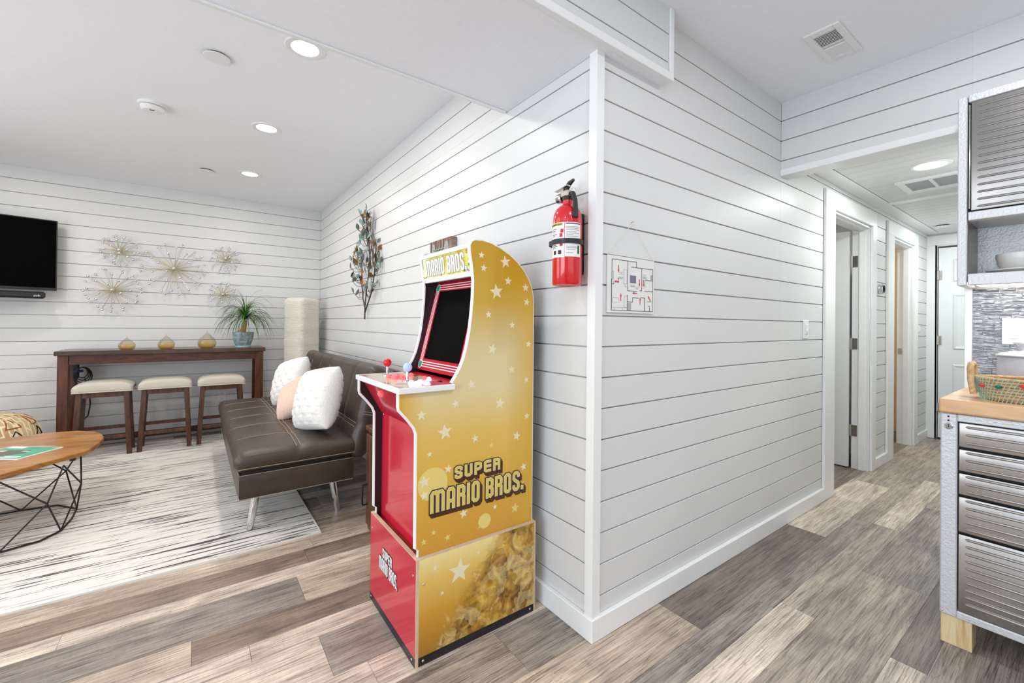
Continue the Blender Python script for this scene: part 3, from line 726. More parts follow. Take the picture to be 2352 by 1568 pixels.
# u in 100..1230 crop units across; v as a fraction of sheet height
def pline(bm, pts, wd=.0011):
    for (u0, v0), (u1, v1) in zip(pts, pts[1:]):
        a, b = pp(u0, v0), pp(u1, v1)
        box(bm, min(a[0], b[0]) - wd, max(a[0], b[0]) + wd, yf - .0008, yf, min(a[1], b[1]) - wd, max(a[1], b[1]) + wd)
bm = nb()
for pl in ([(200, .065), (770, .065), (770, .165), (1195, .165), (1195, .86), (1195, .96), (190, .96), (195, .42)], [(200, .065), (200, .42)], [(565, .065), (565, .60), (790, .60)], [(650, .165), (770, .165)], [(905, .165), (905, .58)], [(860, .58), (915, .58)], [(990, .38), (1130, .38)], [(990, .38), (990, .5)], [(985, .58), (1190, .58)], [(565, .80), (685, .80), (685, .72), (830, .72)], [(895, .71), (990, .71), (985, .96)], [(555, .68), (555, .95)], [(1110, .86), (1110, .96)], [(1075, .86), (1110, .86)], [(245, .45), (245, .50), (200, .50)]): pline(bm, pl)
part('plan_walls', bm, 'print_black', t)
for pl in ([(485, .70), (555, .70)], [(485, .70), (485, .90), (555, .90)], [(220, .74), (350, .74), (350, .82), (220, .82), (220, .74)], [(205, .91), (555, .91)], [(265, .91), (265, .96)], [(440, .91), (440, .96)], [(470, .23), (545, .23), (545, .48), (470, .48), (470, .23)], [(500, .48), (500, .53), (545, .53)], [(210, .28), (235, .28), (235, .42), (210, .42)]):
    bm = nb(); pline(bm, pl, .0005); part('plan_outline', bm, 'print_grey', t)
for (u, v) in ((400, .37), (395, .392), (685, .50), (688, .518), (985, .33), (985, .352), (1095, .775)):
    bm = nb(); pline(bm, [(u - 48, v), (u + 48, v)], .0011); part('plan_caption', bm, 'print_grey', t)
bm = nb(); a = pp(575, .315); b = pp(765, .455); box(bm, a[0] + .012, b[0], yf - .0006, yf, b[1], a[1]); part('plan_bed', bm, 'print_purple', t)
bm = nb(); a = pp(565, .82); b = pp(650, .955); box(bm, a[0], b[0], yf - .0006, yf, b[1], a[1]); part('plan_shower', bm, 'fridge_grey', t); bm = nb(); a = pp(1130, .27); b = pp(1190, .39); box(bm, a[0], b[0], yf - .0006, yf, b[1], a[1]); part('plan_stairs', bm, 'fridge_grey', t)
for (u, v, rot) in ((350, .225, 180), (848, .44, 180), (948, .44, 180), (735, .635, 270), (405, .725, 0), (870, .775, 0), (1105, .72, 320)):
    bm = nb(); cx, cz = pp(u, v); a = R(rot); pts = [(-.0022, -.016), (.0022, -.016), (.0022, .004), (.0052, .004), (0, .017), (-.0052, .004), (-.0022, .004)]
    prism(bm, [(cx + p * math.cos(a) + q * math.sin(a), cz - p * math.sin(a) + q * math.cos(a)) for p, q in pts], yf, yf - .0009); part('plan_arrow', bm, 'print_red', t)
for (u, v) in ((385, .30), (430, .30), (955, .295), (990, .295), (775, .535), (812, .535)):
    bm = nb(); cx, cz = pp(u, v); tube(bm, [(cx + .0055 * math.cos(k * PI / 8), yf - .0005, cz + .0055 * math.sin(k * PI / 8)) for k in range(16)], .0004, 4, closed=True); part('plan_symbol', bm, 'print_grey', t)
bm = nb(); cx, cz = pp(318, .455)
for k in range(4): box(bm, cx - .012 + k * .0065, cx - .0075 + k * .0065, yf - .0008, yf, cz - .004, cz + .004)
box(bm, cx + .004, cx + .008, yf - .0008, yf, cz + .006, cz + .016); part('plan_exit_mark', bm, 'print_red', t)

# fire extinguisher on its strap bracket
cx, cy = -.078, .082; zb = 1.424; r = .060
t = thing('fire_extinguisher', 'red fire extinguisher strapped to the plank wall beside white corner trim', 'fire extinguisher', (0, cy, zb))
bm = nb(); lathe(bm, [(.0, zb + .008), (r - .010, zb + .004), (r - .004, zb), (r, zb + .008), (r, zb + .262), (r * .96, zb + .285), (r * .80, zb + .308), (r * .50, zb + .324), (.020, zb + .330), (.020, zb + .350)], 40, (cx, cy, 0)); part('cylinder', bm, 'extinguisher_red', t, True, 50)
# label wrapped on the cylinder
def wrap(name, a0, a1, z0, z1, mat, par, rr=r + .0006, n=20):
    bm = nb(); V = []
    for k in range(n + 1):
        a = R(a0 + (a1 - a0) * k / n); V.append((bm.verts.new((cx + rr * math.cos(a), cy + rr * math.sin(a), z0)), bm.verts.new((cx + rr * math.cos(a), cy + rr * math.sin(a), z1))))
    for p, q in zip(V, V[1:]): bm.faces.new((p[0], q[0], q[1], p[1]))
    return part(name, bm, mat, par, True, 60)
lab = wrap('label', 142, 215, zb + .108, zb + .246, 'label_white', t)
lab2 = wrap('label', 217, 284, zb + .110, zb + .246, 'label_white', t)
wrap('label_header', 144, 208, zb + .234, zb + .244, 'print_yellow', lab, r + .001)
wrap('label_header', 220, 282, zb + .239, zb + .243, 'print_black', lab2, r + .001)
for k, dz in enumerate((.228, .222, .216, .208, .202, .196, .190, .150, .145, .138, .125)):
    wrap('label_print', 222, (278, 272, 276, 262, 274, 250, 270, 262, 276, 258, 250)[k], zb + dz - .0012, zb + dz + .0012, 'print_grey', lab2, r + .001, 8)
for k, dz in enumerate((.222, .214, .200, .194, .158, .152, .147)):
    wrap('label_print', 158, 158 + (24, 18, 26, 16, 22, 30, 18)[k], zb + dz - .0012, zb + dz + .0012, 'print_black', lab, r + .001, 8)
for dz, a in ((.205, 200), (.188, 196), (.152, 197)): wrap('label_pictogram', a, a + 12, zb + dz, zb + dz + .015, 'print_red', lab, r + .001, 6)
for a in (166, 190): wrap('label_pictogram', a, a + 14, zb + .120, zb + .136, 'print_black', lab, r + .001, 6)
wrap('barcode', 268, 276, zb + .122, zb + .155, 'print_black', lab2, r + .001, 4)
hd = lettering('INSTRUCTIONS', (0, 0, 0), (1, 0, 0), (0, 0, 1), (0, 1, 0), .0062, .062, .0005, 0)
for v_ in hd.verts:
    a_ = R(146) + v_.co.x / r; rr_ = r + .0013 + v_.co.y; v_.co = (cx + rr_ * math.cos(a_), cy + rr_ * math.sin(a_), zb + .2359 + v_.co.z)
part('label_lettering', hd, 'print_black', lab)
# strap, bracket, head
zs = zb + .172; bm = nb()
for rr, z_ in ((r + .0025, 0),):
    V = []
    for k in range(33):
        a = R(100 + 240 * k / 32); V.append([bm.verts.new((cx + q * math.cos(a), cy + q * math.sin(a), zs + dz)) for q, dz in ((rr, -.010), (rr + .003, -.010), (rr + .003, .010), (rr, .010))])
    for p, q in zip(V, V[1:]):
        for i in range(4): bm.faces.new((p[i], p[(i + 1) % 4], q[(i + 1) % 4], q[i]))
part('strap', bm, 'black_plastic', t, True, 30)
bm = nb(); obox(bm, (cx - .030, cy + .060, zs), .03, .018, .024, Matrix.Rotation(R(30), 3, 'Z'), .003); part('buckle', bm, 'black_plastic', t)
bm = nb(); box(bm, -.022, 0, cy - .022, cy + .022, zb + .05, zb + .30, .003); part('bracket', bm, 'black_plastic', t)
bm = nb(); lathe(bm, [(.018, zb + .345), (.022, zb + .348), (.022, zb + .362), (.016, zb + .366)], 20, (cx, cy, 0)); part('collar', bm, 'black_plastic', t, True, 30)
bm = nb(); box(bm, cx - .020, cx + .020, cy - .022, cy + .024, zb + .360, zb + .386, .005, 2); part('valve_body', bm, 'nickel', t)
bm = nb(); lathe(bm, [(.017, 0), (.021, .006), (.021, .024), (.017, .028)], 24, (cx - .004, cy + .024, zb + .362), 'y'); g_ = part('gauge', bm, 'chrome', t, True, 30)
bm = nb(); lathe(bm, [(0, .0285), (.015, .0285), (.015, .026)], 24, (cx - .004, cy + .024, zb + .362), 'y'); part('gauge_face', bm, 'label_white', g_)
bm = nb(); obox(bm, (cx - .012, cy + .02, zb + .398), .02, .075, .003, Matrix.Rotation(R(-8), 3, 'X')); part('lever', bm, 'nickel', t)
bm = nb()
cv = [(cx, cy + .012, zb + .386), (cx, cy + .004, zb + .402), (cx, cy - .012, zb + .416), (cx, cy - .034, zb + .424)]
tube(bm, cv, [.012, .011, .010, .006], 10); part('carry_handle', bm, 'black_plastic', t, True)
bm = nb(); tube(bm, [(cx, cy - .020, zb + .372), (cx - .01, cy - .040, zb + .366), (cx - .012, cy - .055, zb + .335), (cx - .014, cy - .060, zb + .29), (cx - .016, cy - .061, zb + .265)], [.009, .010, .010, .011, .012], 10); part('hose', bm, 'black_rubber', t, True)
bm = nb(); tube(bm, [(cx, cy - .03 + .02 * math.cos(k * PI / 8), zb + .372 + .02 * math.sin(k * PI / 8)) for k in range(16)], .0012, 6, closed=True); part('pin_ring', bm, 'chrome', t)

# wooden sign behind the arcade top
t = thing('wooden_sign', 'small dark weathered wooden sign with metal plate above the arcade cabinet', 'sign', (0, 1.29, 1.62))
bm = nb(); box(bm, -.045, 0, 1.145, 1.435, 1.61, 1.800, .004); part('board', bm, 'sign_wood', t)
bm = nb(); box(bm, -.047, -.045, 1.175, 1.405, 1.640, 1.742, .0008); prism(bm, [(1.175, 1.74), (1.225, 1.74), (1.215, 1.775), (1.195, 1.782), (1.18, 1.77)], -.047, -.045, 'yz'); prism(bm, [(1.355, 1.74), (1.405, 1.74), (1.40, 1.77), (1.385, 1.782), (1.365, 1.775)], -.047, -.045, 'yz'); pl_ = part('plate', bm, 'sign_plate', t)
part('lettering', lettering('HOME', (-.047, 1.365, 1.700), (0, -1, 0), (0, 0, 1), (-1, 0, 0), .034, .13, .0035, 0), 'print_black', pl_)
for yy in (1.20, 1.38):
    bm = nb(); sphere(bm, (-.047, yy, 1.768), .006, 10, (.5, 1, 1)); part('screw', bm, 'chrome', pl_)

# metal leaf tree on the wall
t = thing('metal_tree_wall_art', 'tall metal branch wall sculpture with teal and bronze leaves', 'wall art', (0, 2.84, 1.29))
xs = -.03
stems = [[(2.843, 1.293), (2.838, 1.42), (2.80, 1.56), (2.745, 1.70), (2.72, 1.84), (2.745, 2.0), (2.78, 2.12), (2.79, 2.26)],
         [(2.838, 1.36), (2.74, 1.45), (2.64, 1.56), (2.585, 1.70), (2.56, 1.86), (2.555, 2.0)],
         [(2.838, 1.40), (2.90, 1.49), (2.93, 1.60), (2.945, 1.74), (2.95, 1.86)]]
for s_ in stems:
    bm = nb(); tube(bm, [(xs, a, b) for a, b in s_], [.0075] + [.006] * (len(s_) - 2) + [.003], 8); part('stem', bm, 'branch_metal', t, True)
def leaf_mesh(mat):
    bm = nb(); n = 8; L, W = .078, .021; top = []
    for i in range(n + 1):
        u = i / n; ww = W * math.sin(PI * u ** .85) * (1 if u < 1 else 0); z = L * u
        top.append([bm.verts.new((.006 * math.sin(PI * u) + (.003 if s else 0), s * ww, z)) for s in (-1, 0, 1)])
    for a, b in zip(top, top[1:]):
        for k in range(2): bm.faces.new((a[k], a[k + 1], b[k + 1], b[k]))
    bmesh.ops.remove_doubles(bm, verts=bm.verts, dist=1e-6)
    bmesh.ops.solidify(bm, geom=bm.faces[:], thickness=.0014)
    return mesh_from(bm, 'leaf', mat, True, 50)
lm = [leaf_mesh(x_) for x_ in ('metal_leaf_teal', 'metal_leaf_bronze', 'metal_leaf_grey')]
rg = random.Random(11); bmt = nb(); LO = Vector((0, 2.84, 1.29))
def stem_at(s_, z):
    for (a0, b0), (a1, b1) in zip(s_, s_[1:]):
        if b0 <= z <= b1: return a0 + (a1 - a0) * (z - b0) / max(1e-6, b1 - b0)
    return None
twig = 0
for i in range(96):
    z = rg.uniform(1.50, 2.26); u = (z - 1.50) / .76
    half = .40 * (1 - .72 * max(0, (u - .25) / .75) ** 1.3) * (1 if u > .2 else .75 + u)
    y = 2.80 + rg.uniform(-1, 1) * half
    if z > 2.1: y = 2.80 + rg.uniform(-1, 1) * .17
    lean = rg.uniform(-35, 35); ob = bpy.data.objects.new('leaf', lm[rg.choice((0, 0, 1, 2, 2, 2, 1))]); COL.objects.link(ob); ob.parent = t
    xx = rg.uniform(-.085, -.025)
    ob.location = Vector((xx, y, z)) - LO; ob.rotation_euler = (R(lean), R(rg.uniform(-25, 25)), R(rg.uniform(-80, 80)))
    sc_ = rg.uniform(.70, 1.0); ob.scale = (sc_, sc_, sc_)
    best = None
    for s_ in stems:
        for zz in (z - .05, z - .11):
            a = stem_at(s_, zz)
            if a is not None and (best is None or abs(a - y) < abs(best[0] - y)): best = (a, zz)
    if best: tube(bmt, [(xs, best[0], best[1]), ((xs + xx) / 2, (best[0] + y) / 2 + .01, best[1] + .005), (xx, y, z + .004)], .0022, 5)
part('twigs', bmt, 'branch_metal', t, True)['kind'] = 'stuff'

# five starburst wall ornaments
def starburst(x, z, rad, n, label, seed, br=.0125):
    t = thing('starburst_ornament', label, 'wall ornament', (x, D, z), 'starburst ornaments on the back wall')
    g = random.Random(seed); rods, beads = nb(), nb(); c0 = Vector((x, D - .035, z))
    dirs = []
    for i in range(n):
        u = (i + .5) / n; e = math.asin(u * .98) * (1.0); a = i * 2.39996 + g.uniform(-.15, .15)
        dirs.append((math.cos(a) * math.cos(e), math.sin(a) * math.cos(e), math.sin(e)))
    for k in range(10):
        a = k * PI / 5 + g.uniform(-.08, .08); dirs.append((math.cos(a), math.sin(a), .06))
    for dx, dz, dy in dirs:
        L = rad * g.uniform(.90, 1.0); depth = min(rad, .16)
        p = c0 + Vector((dx * L, -dy * depth * .9, dz * L)); tube(rods, [c0, p], .0022, 5); sphere(beads, p, br, 8, (1, .7, 1))
    sphere(beads, c0 + Vector((0, -.055, 0)), br * 1.5, 8); 
    tube(rods, [c0 + Vector((0, .035, 0)), c0 + Vector((0, -.05, 0))], .008, 8)
    part('rods', rods, 'gold_wire', t, True)['kind'] = 'stuff'
    part('beads', beads, 'crystal', t, True)['kind'] = 'stuff'
    bm = nb(); sphere(bm, c0, .022, 10); part('hub', bm, 'gold_wire', t, True)
starburst(-1.494, 1.823, .285, 34, 'largest gold rod starburst with crystal beads in the middle of the group', 1)
starburst(-1.984, 1.565, .225, 28, 'large gold starburst with crystal beads below the medium one nearest the television', 2)
starburst(-1.937, 1.975, .155, 24, 'medium gold starburst with crystal beads, upper one nearest the television', 3)
starburst(-1.030, 1.978, .140, 22, 'small gold starburst with crystal beads, upper one above the potted plant', 4, .011)
starburst(-1.050, 1.568, .140, 22, 'small gold starburst with crystal beads touching the palm leaves', 5, .011)

# television and soundbar
TX = Matrix.Translation((-2.366, 4.66, 0)) @ Matrix.Rotation(R(14), 4, 'Z')
t = thing('television', 'black flat television on a wall arm over the kilim pouf', 'television', (-2.9, 4.6, 1.53))
def tv(name, a, mat, bev=0, par=None):
    bm = nb(); box(bm, *a, bev); bmesh.ops.transform(bm, matrix=TX, verts=bm.verts); return part(name, bm, mat, par or t)
tv('housing', (-1.24, 0, 0, .04, 1.531, 2.195), 'black_plastic', .004)
tv('screen', (-1.228, -.009, -.0015, .002, 1.556, 2.186), 'black_gloss')
tv('bottom_bezel', (-1.24, 0, -.004, 0, 1.531, 1.552), 'black_plastic')
bm = nb(); box(bm, -3.10, -2.80, D - .022, D - .001, 1.7, 2.05, .004); tube(bm, [(-2.95, D - .02, 1.88), (-2.95, 4.58, 1.88)], .03, 10); part('wall_arm', bm, 'black_plastic', t)
t = thing('soundbar', 'slim black soundbar mounted under the television', 'soundbar', (-2.9, 4.56, 1.45))
tv('body', (-1.10, -.075, -.07, .03, 1.452, 1.515), 'black_plastic', .014, t)
bm = lettering('.', (0, 0, 0), (1, 0, 0), (0, 0, 1), (0, -1, 0), .001, .001, .0001, 0); bm.free()
fc = bpy.data.curves.new('logo', 'FONT'); fc.body = 'polk'; fc.size = .024; fo = bpy.data.objects.new('logo', fc); COL.objects.link(fo)
bpy.context.view_layer.update(); dg = bpy.context.evaluated_depsgraph_get(); me = bpy.data.meshes.new_from_object(fo.evaluated_get(dg)); bpy.data.objects.remove(fo)
bm = nb(); bm.from_mesh(me); bmesh.ops.transform(bm, matrix=TX @ Matrix.Translation((-.150, -.0705, 1.470)) @ Matrix.Rotation(R(90), 4, 'X'), verts=bm.verts); part('logo', bm, 'letter_white', t)

# ================================================================== LIVING ROOM FURNITURE
# rug
bm = nb(); box(bm, -3.6, -.682, 1.558, 4.60, .0, .009, .003)
rug = single('area_rug', bm, 'rug_weave', 'cream area rug with broken dark brown streaks under the seating', 'rug', (-2.1, 3.1, 0))
bm = nb(); box(bm, -.684, -.676, 1.554, 4.602, .0, .0095); box(bm, -3.6, -.676, 1.552, 1.560, 0, .0095); part('edge_binding', bm, 'string_white', rug)

# bar table
TZ = .975
t = thing('bar_table', 'long narrow dark-stained bar table against the back wall', 'table', (-1.49, 4.5, 0))
bm = nb(); box(bm, -2.312, -.668, 4.285, 4.715, TZ - .042, TZ, .005); part('tabletop', bm, 'bar_top', t)
for x_ in (-2.293, -.758):
    for y_ in (4.305, 4.625):
        bm = nb(); box(bm, x_, x_ + .072, y_, y_ + .072, .009 if y_ < 4.5 else 0, TZ - .042, .003); part('leg', bm, 'bar_wood_v', t)
for a in ((-2.221, -.758, 4.315, 4.337), (-2.221, -.758, 4.665, 4.687)):
    bm = nb(); box(bm, *a, TZ - .125, TZ - .042, .002); part('apron', bm, 'bar_wood', t)
for x_ in (-2.270, -.735):
    bm = nb(); box(bm, x_, x_ + .022, 4.377, 4.625, TZ - .125, TZ - .042, .002); part('apron', bm, 'bar_wood', t)
    bm = nb(); box(bm, x_, x_ + .026, 4.377, 4.625, .055, .11, .002); part('side_rail', bm, 'bar_wood', t)
bm = nb(); box(bm, -2.221, -.758, 4.645, 4.672, .055, .115, .002); part('foot_rail', bm, 'bar_wood', t)
# power strip with cords hanging on the table leg
t = thing('power_strip', 'black and blue power strip with coiled cords on the bar table leg', 'power strip', (-2.17, 4.45, .6))
bm = nb(); box(bm, -2.235, -2.195, 4.575, 4.622, .70, .86, .006); part('housing', bm, 'black_plastic', t)
bm = nb(); box(bm, -2.238, -2.165, 4.560, 4.60, .755, .780, .006); part('blue_clip', bm, 'cord_blue', t)
bm = nb()
for k in range(4):
    rr = .05 + .012 * k; tube(bm, [(-2.165 + rr * .75 * math.cos(a * PI / 8), 4.545 + k * .008, .755 - k * .012 + rr * 1.0 * math.sin(a * PI / 8)) for a in range(16)], .005, 6, closed=True)
tube(bm, [(-2.15, 4.56, .70), (-2.12, 4.56, .58), (-2.11, 4.57, .45), (-2.13, 4.6, .33), (-2.16, 4.61, .30)], .006, 6); part('cord', bm, 'black_rubber', t, True)

# stools
def make_stool(cx, cy, label):
    t = thing('bar_stool', label, 'stool', (cx, cy, .009), 'stools along the bar table')
    def saddle(p):
        if p.z > 0: p = Vector((p.x, p.y, p.z + .004 - .036 * (abs(p.x) / .21) ** 4))
        else: p = Vector((p.x, p.y, p.z - .006 * (abs(p.x) / .21) ** 2))
        return p
    bm = rbox(.42, .29, .088, .027, (18, 12, 6), saddle); bmesh.ops.translate(bm, verts=bm.verts, vec=(cx, cy, .643)); st = part('seat', bm, 'linen', t, True, 80)
    bm = nb(); ring = []
    for (a, b) in ((-1, -1), (1, -1), (1, 1), (-1, 1)):
        ring.append((cx + a * .203, cy + b * .140, .604))
    pts = []
    for i in range(4):
        p, q = Vector(ring[i]), Vector(ring[(i + 1) % 4])
        for k in range(6): pts.append(p.lerp(q, k / 6))
    tube(bm, pts, .0045, 6, closed=True); part('piping', bm, 'linen', st, True)
    bm = nb(); box(bm, cx - .175, cx + .175, cy - .118, cy - .098, .552, .602); part('apron', bm, 'stool_wood', t)
    bm = nb(); box(bm, cx - .175, cx + .175, cy + .098, cy + .118, .552, .602); part('apron', bm, 'stool_wood', t)
    for s in (-1, 1):
        bm = nb(); box(bm, cx + s * .165 - .009, cx + s * .165 + .009, cy - .10, cy + .10, .552, .602); part('apron', bm, 'stool_wood', t)
    for sx in (-1, 1):
        for sy in (-1, 1):
            bm = nb(); xt, yt, xb, yb = cx + sx * .160, cy + sy * .105, cx + sx * .190, cy + sy * .120; h = .019
            vs = [bm.verts.new((a + i * h, b + j * h, z)) for a, b, z in ((xb, yb, .009), (xt, yt, .602)) for i, j in ((-1, -1), (1, -1), (1, 1), (-1, 1))]
            for q in ((0, 3, 2, 1), (4, 5, 6, 7), (0, 1, 5, 4), (1, 2, 6, 5), (2, 3, 7, 6), (3, 0, 4, 7)): bm.faces.new([vs[i] for i in q])
            bmesh.ops.bevel(bm, geom=bm.edges[:], offset=.002, segments=1, affect='EDGES'); part('leg', bm, 'stool_wood', t)
    for (y_, z_) in ((-.117, .165), (.117, .215)):
        bm = nb(); box(bm, cx - .185, cx + .185, cy + y_ - .009, cy + y_ + .009, z_, z_ + .032, .002); part('stretcher', bm, 'stool_wood', t)
    for s in (-1, 1):
        bm = nb(); box(bm, cx + s * .182 - .009, cx + s * .182 + .009, cy - .115, cy + .115, .19, .222, .002); part('stretcher', bm, 'stool_wood', t)
    return t
make_stool(-1.975, 4.315, 'cream upholstered saddle stool with dark legs beside the power strip')
make_stool(-1.526, 4.318, 'cream upholstered saddle stool with dark legs, middle of the three')
make_stool(-1.068, 4.318, 'cream upholstered saddle stool with dark legs in front of the wall outlet')

# glass vases
def vase(x, y, R_, h, label):
    prof = [(R_ * .62, 0), (R_ * .86, h * .06), (R_, h * .26), (R_ * .96, h * .40), (R_ * .76, h * .55), (R_ * .45, h * .70), (R_ * .20, h * .81), (R_ * .075, h * .88), (R_ * .06, h * .95), (R_ * .02, h)]
    bm = nb(); lathe(bm, [(a, TZ + b) for a, b in prof], 32, (x, y, 0))
    return single('glass_vase', bm, 'amber_glass', label, 'vase', (x, y, TZ), 'teardrop vases on the bar table', True)
vase(-1.835, 4.40, .066, .130, 'smallest amber glass teardrop vase on the bar table')
vase(-1.535, 4.41, .071, .150, 'middle-sized amber glass teardrop vase on the bar table')
vase(-1.197, 4.42, .084, .185, 'largest amber glass teardrop vase on the bar table')

# ponytail palm
px_, py_ = -.873, 4.40
t = thing('potted_palm', 'potted ponytail palm with drooping green leaves in a teal ceramic pot', 'potted plant', (px_, py_, TZ))
bm = nb(); lathe(bm, [(.0, TZ), (.074, TZ), (.078, TZ + .010), (.076, TZ + .020), (.0, TZ + .020)], 32, (px_, py_, 0)); part('saucer', bm, 'pot_saucer', t, True, 40)
z0 = TZ + .018
bm = nb(); lathe(bm, [(.0, z0), (.070, z0), (.082, z0 + .03), (.096, z0 + .075), (.101, z0 + .115), (.103, z0 + .150), (.094, z0 + .150), (.090, z0 + .128)], 36, (px_, py_, 0)); part('pot', bm, 'teal_glaze', t, True, 40)
bm = nb(); lathe(bm, [(0, z0 + .132), (.091, z0 + .128)], 24, (px_, py_, 0), cap=False); part('soil', bm, 'soil', t)
bm = nb(); zt = z0 + .13; tube(bm, [(px_ - .018, py_, zt - .01), (px_ - .014, py_, zt + .015), (px_ + .004, py_, zt + .045), (px_ + .012, py_, zt + .09), (px_ + .016, py_, zt + .15)], [.052, .045, .026, .020, .018], 14); part('trunk', bm, 'bark', t, True)
fb = nb(); g = random.Random(5); c0 = Vector((px_ + .018, py_, zt + .15))
for i in range(170):
    a = g.uniform(0, 2 * PI); el = R(g.uniform(14, 84)); L = g.uniform(.26, .42); w0 = g.uniform(.0028, .0050)
    d = Vector((math.cos(a) * math.cos(el), math.sin(a) * math.cos(el) * .75, math.sin(el))); p = c0 + d * .012 + Vector((0, 0, g.uniform(.0, .05))); pts = [p.copy()]; n = 9; droop = g.uniform(.17, .30)
    for k in range(n):
        d = (d + Vector((g.uniform(-.05, .05), g.uniform(-.05, .05), -droop - .02 * k))).normalized(); p = p + d * (L / n)
        if p.z < TZ + .03: p.z = TZ + .03
        if p.y > 4.76: p.y = 4.76
        pts.append(p.copy())
    side = Vector((-math.sin(a), math.cos(a), 0)); V = []
    for k, q in enumerate(pts):
        ww = w0 * (1 - (k / n) ** 1.6) + .0006; V.append((fb.verts.new(q - side * ww), fb.verts.new(q + Vector((0, 0, -.0015))), fb.verts.new(q + side * ww)))
    for u_, v_ in zip(V, V[1:]):
        fb.faces.new((u_[0], u_[1], v_[1], v_[0])); fb.faces.new((u_[1], u_[2], v_[2], v_[1]))
part('foliage', fb, 'leaf_green', t, True)['kind'] = 'stuff'

# paper floor lamp
lx_, ly_ = -.275, 4.43
t = thing('floor_lamp', 'tall square crinkled rice paper floor lamp in the room corner', 'floor lamp', (lx_, ly_, 0))
bm = rbox(.30, .30, 1.40, .055, (16, 16, 40), lambda p: Vector((p.x * (1 + .012 * math.sin(p.z * 41) + .008 * math.sin(p.z * 97 + p.x * 20)), p.y * (1 + .012 * math.sin(p.z * 37 + 1)), p.z)))
bmesh.ops.delete(bm, geom=[f for f in bm.faces if abs(f.calc_center_median().z) > .699], context='FACES')
bmesh.ops.transform(bm, matrix=Matrix.Translation((lx_, ly_, .845)) @ Matrix.Rotation(R(33), 4, 'Z'), verts=bm.verts); part('shade', bm, 'rice_paper', t, True, 60)
bm = nb(); obox(bm, (lx_, ly_, .0225), .28, .28, .045, Matrix.Rotation(R(33), 3, 'Z'), .004); part('base', bm, 'bar_wood', t)
bm = nb(); tube(bm, [(lx_, ly_, .04), (lx_, ly_, 1.2)], .010, 10); part('pole', bm, 'iron_wire', t, True)
for sx in (-1, 1):
    for sy in (-1, 1):
        q = Matrix.Rotation(R(33), 3, 'Z') @ Vector((sx * .12, sy * .12, 0)); bm = nb(); tube(bm, [(lx_ + q.x, ly_ + q.y, .04), (lx_ + q.x, ly_ + q.y, .20)], .006, 8); part('support_post', bm, 'iron_wire', t, True)

# pouf
cx, cy = -2.70, 4.08
t = thing('pouf', 'round kilim patterned pouf in tan, black and rust beneath the television', 'pouf', (cx, cy, .009))
prof = [(0, .009), (.28, .009), (.335, .05), (.36, .14), (.365, .24), (.35, .34), (.31, .42), (.24, .465), (.12, .482), (0, .486)]
bm = nb(); lathe(bm, prof, 48, (cx, cy, 0)); part('cover', bm, 'kilim', t, True)
def prof_r(z):
    for (r0, z0_), (r1, z1_) in zip(prof[1:], prof[2:]):
        if z0_ <= z <= z1_: return r0 + (r1 - r0) * (z - z0_) / (z1_ - z0_)
    return .1
for k in range(8):
    a = k * PI / 4 + .2; bm = nb(); tube(bm, [(cx + (rr + .001) * math.cos(a), cy + (rr + .001) * math.sin(a), z) for rr, z in prof[1:-1]], .004, 6); part('seam', bm, 'kilim_cream', t, True)
for k in range(10):
    a0 = k * PI / 5 - .05
    for (zc, mat, sgn) in ((.33, 'kilim_black', 1), (.16, 'kilim_rust', -1), (.43, 'kilim_rust', 1)):
        bm = nb(); pts = []
        for da, dz in ((-.16, -.035), (.16, -.035), (0, .04)):
            z = zc + sgn * dz; rr = prof_r(min(z, .47)) + .002; pts.append((cx + rr * math.cos(a0 + da), cy + rr * math.sin(a0 + da), z))
        dense = []
        for i in range(3):
            p, q = Vector(pts[i]), Vector(pts[(i + 1) % 3])
            for j in range(4):
                w_ = p.lerp(q, j / 4); an = math.atan2(w_.y - cy, w_.x - cx); rr = prof_r(min(w_.z, .47)) + .002; dense.append((cx + rr * math.cos(an), cy + rr * math.sin(an), w_.z))
        tube(bm, dense, .0045, 5, closed=True); part('motif', bm, mat, t, True)

# coffee table
t = thing('coffee_table', 'boat-shaped wooden coffee table on a black geometric wire base', 'coffee table', (-2.5, 2.6, .009))
top = [(-1.850, 2.585), (-1.900, 2.535), (-2.000, 2.42), (-2.126, 2.270), (-2.45, 2.00), (-2.75, 1.86), (-2.98, 1.92), (-3.08, 2.10), (-3.07, 2.40), (-2.95, 2.74), (-2.78, 3.02), (-2.58, 3.20), (-2.38, 3.300), (-2.16, 3.350), (-2.00, 3.318), (-1.900, 3.225), (-1.845, 3.115), (-1.815, 2.985), (-1.812, 2.86), (-1.825, 2.70)]
bm = nb(); prism(bm, top, .405, .432, 'xy')
es = [e for e in bm.edges if abs(e.verts[0].co.z - e.verts[1].co.z) < 1e-6]; bmesh.ops.bevel(bm, geom=es, offset=.003, segments=1, affect='EDGES'); part('tabletop', bm, 'coffee_wood', t)
cen = Vector((-2.47, 2.61))
def ring_pt(f, s, z):
    n = len(top); i = f % n; k = int(i); u = i - k; p = Vector(top[k % n]).lerp(Vector(top[(k + 1) % n]), u); q = cen + (p - cen) * s; return Vector((q.x, q.y, z))
ctrl = [(-1.915, 2.78), (-1.908, 2.60), (-1.925, 2.42), (-1.99, 2.315), (-2.13, 2.262), (-2.45, 2.14), (-2.74, 2.08), (-2.92, 2.16), (-2.97, 2.38), (-2.88, 2.66), (-2.70, 2.86), (-2.45, 2.93), (-2.20, 2.945), (-2.03, 2.925)]
bot = [Vector((a, b, .017)) for a, b in ctrl]
bm = nb(); tube(bm, bot, .0055, 8, closed=True); part('floor_ring', bm, 'iron_wire', t, True)
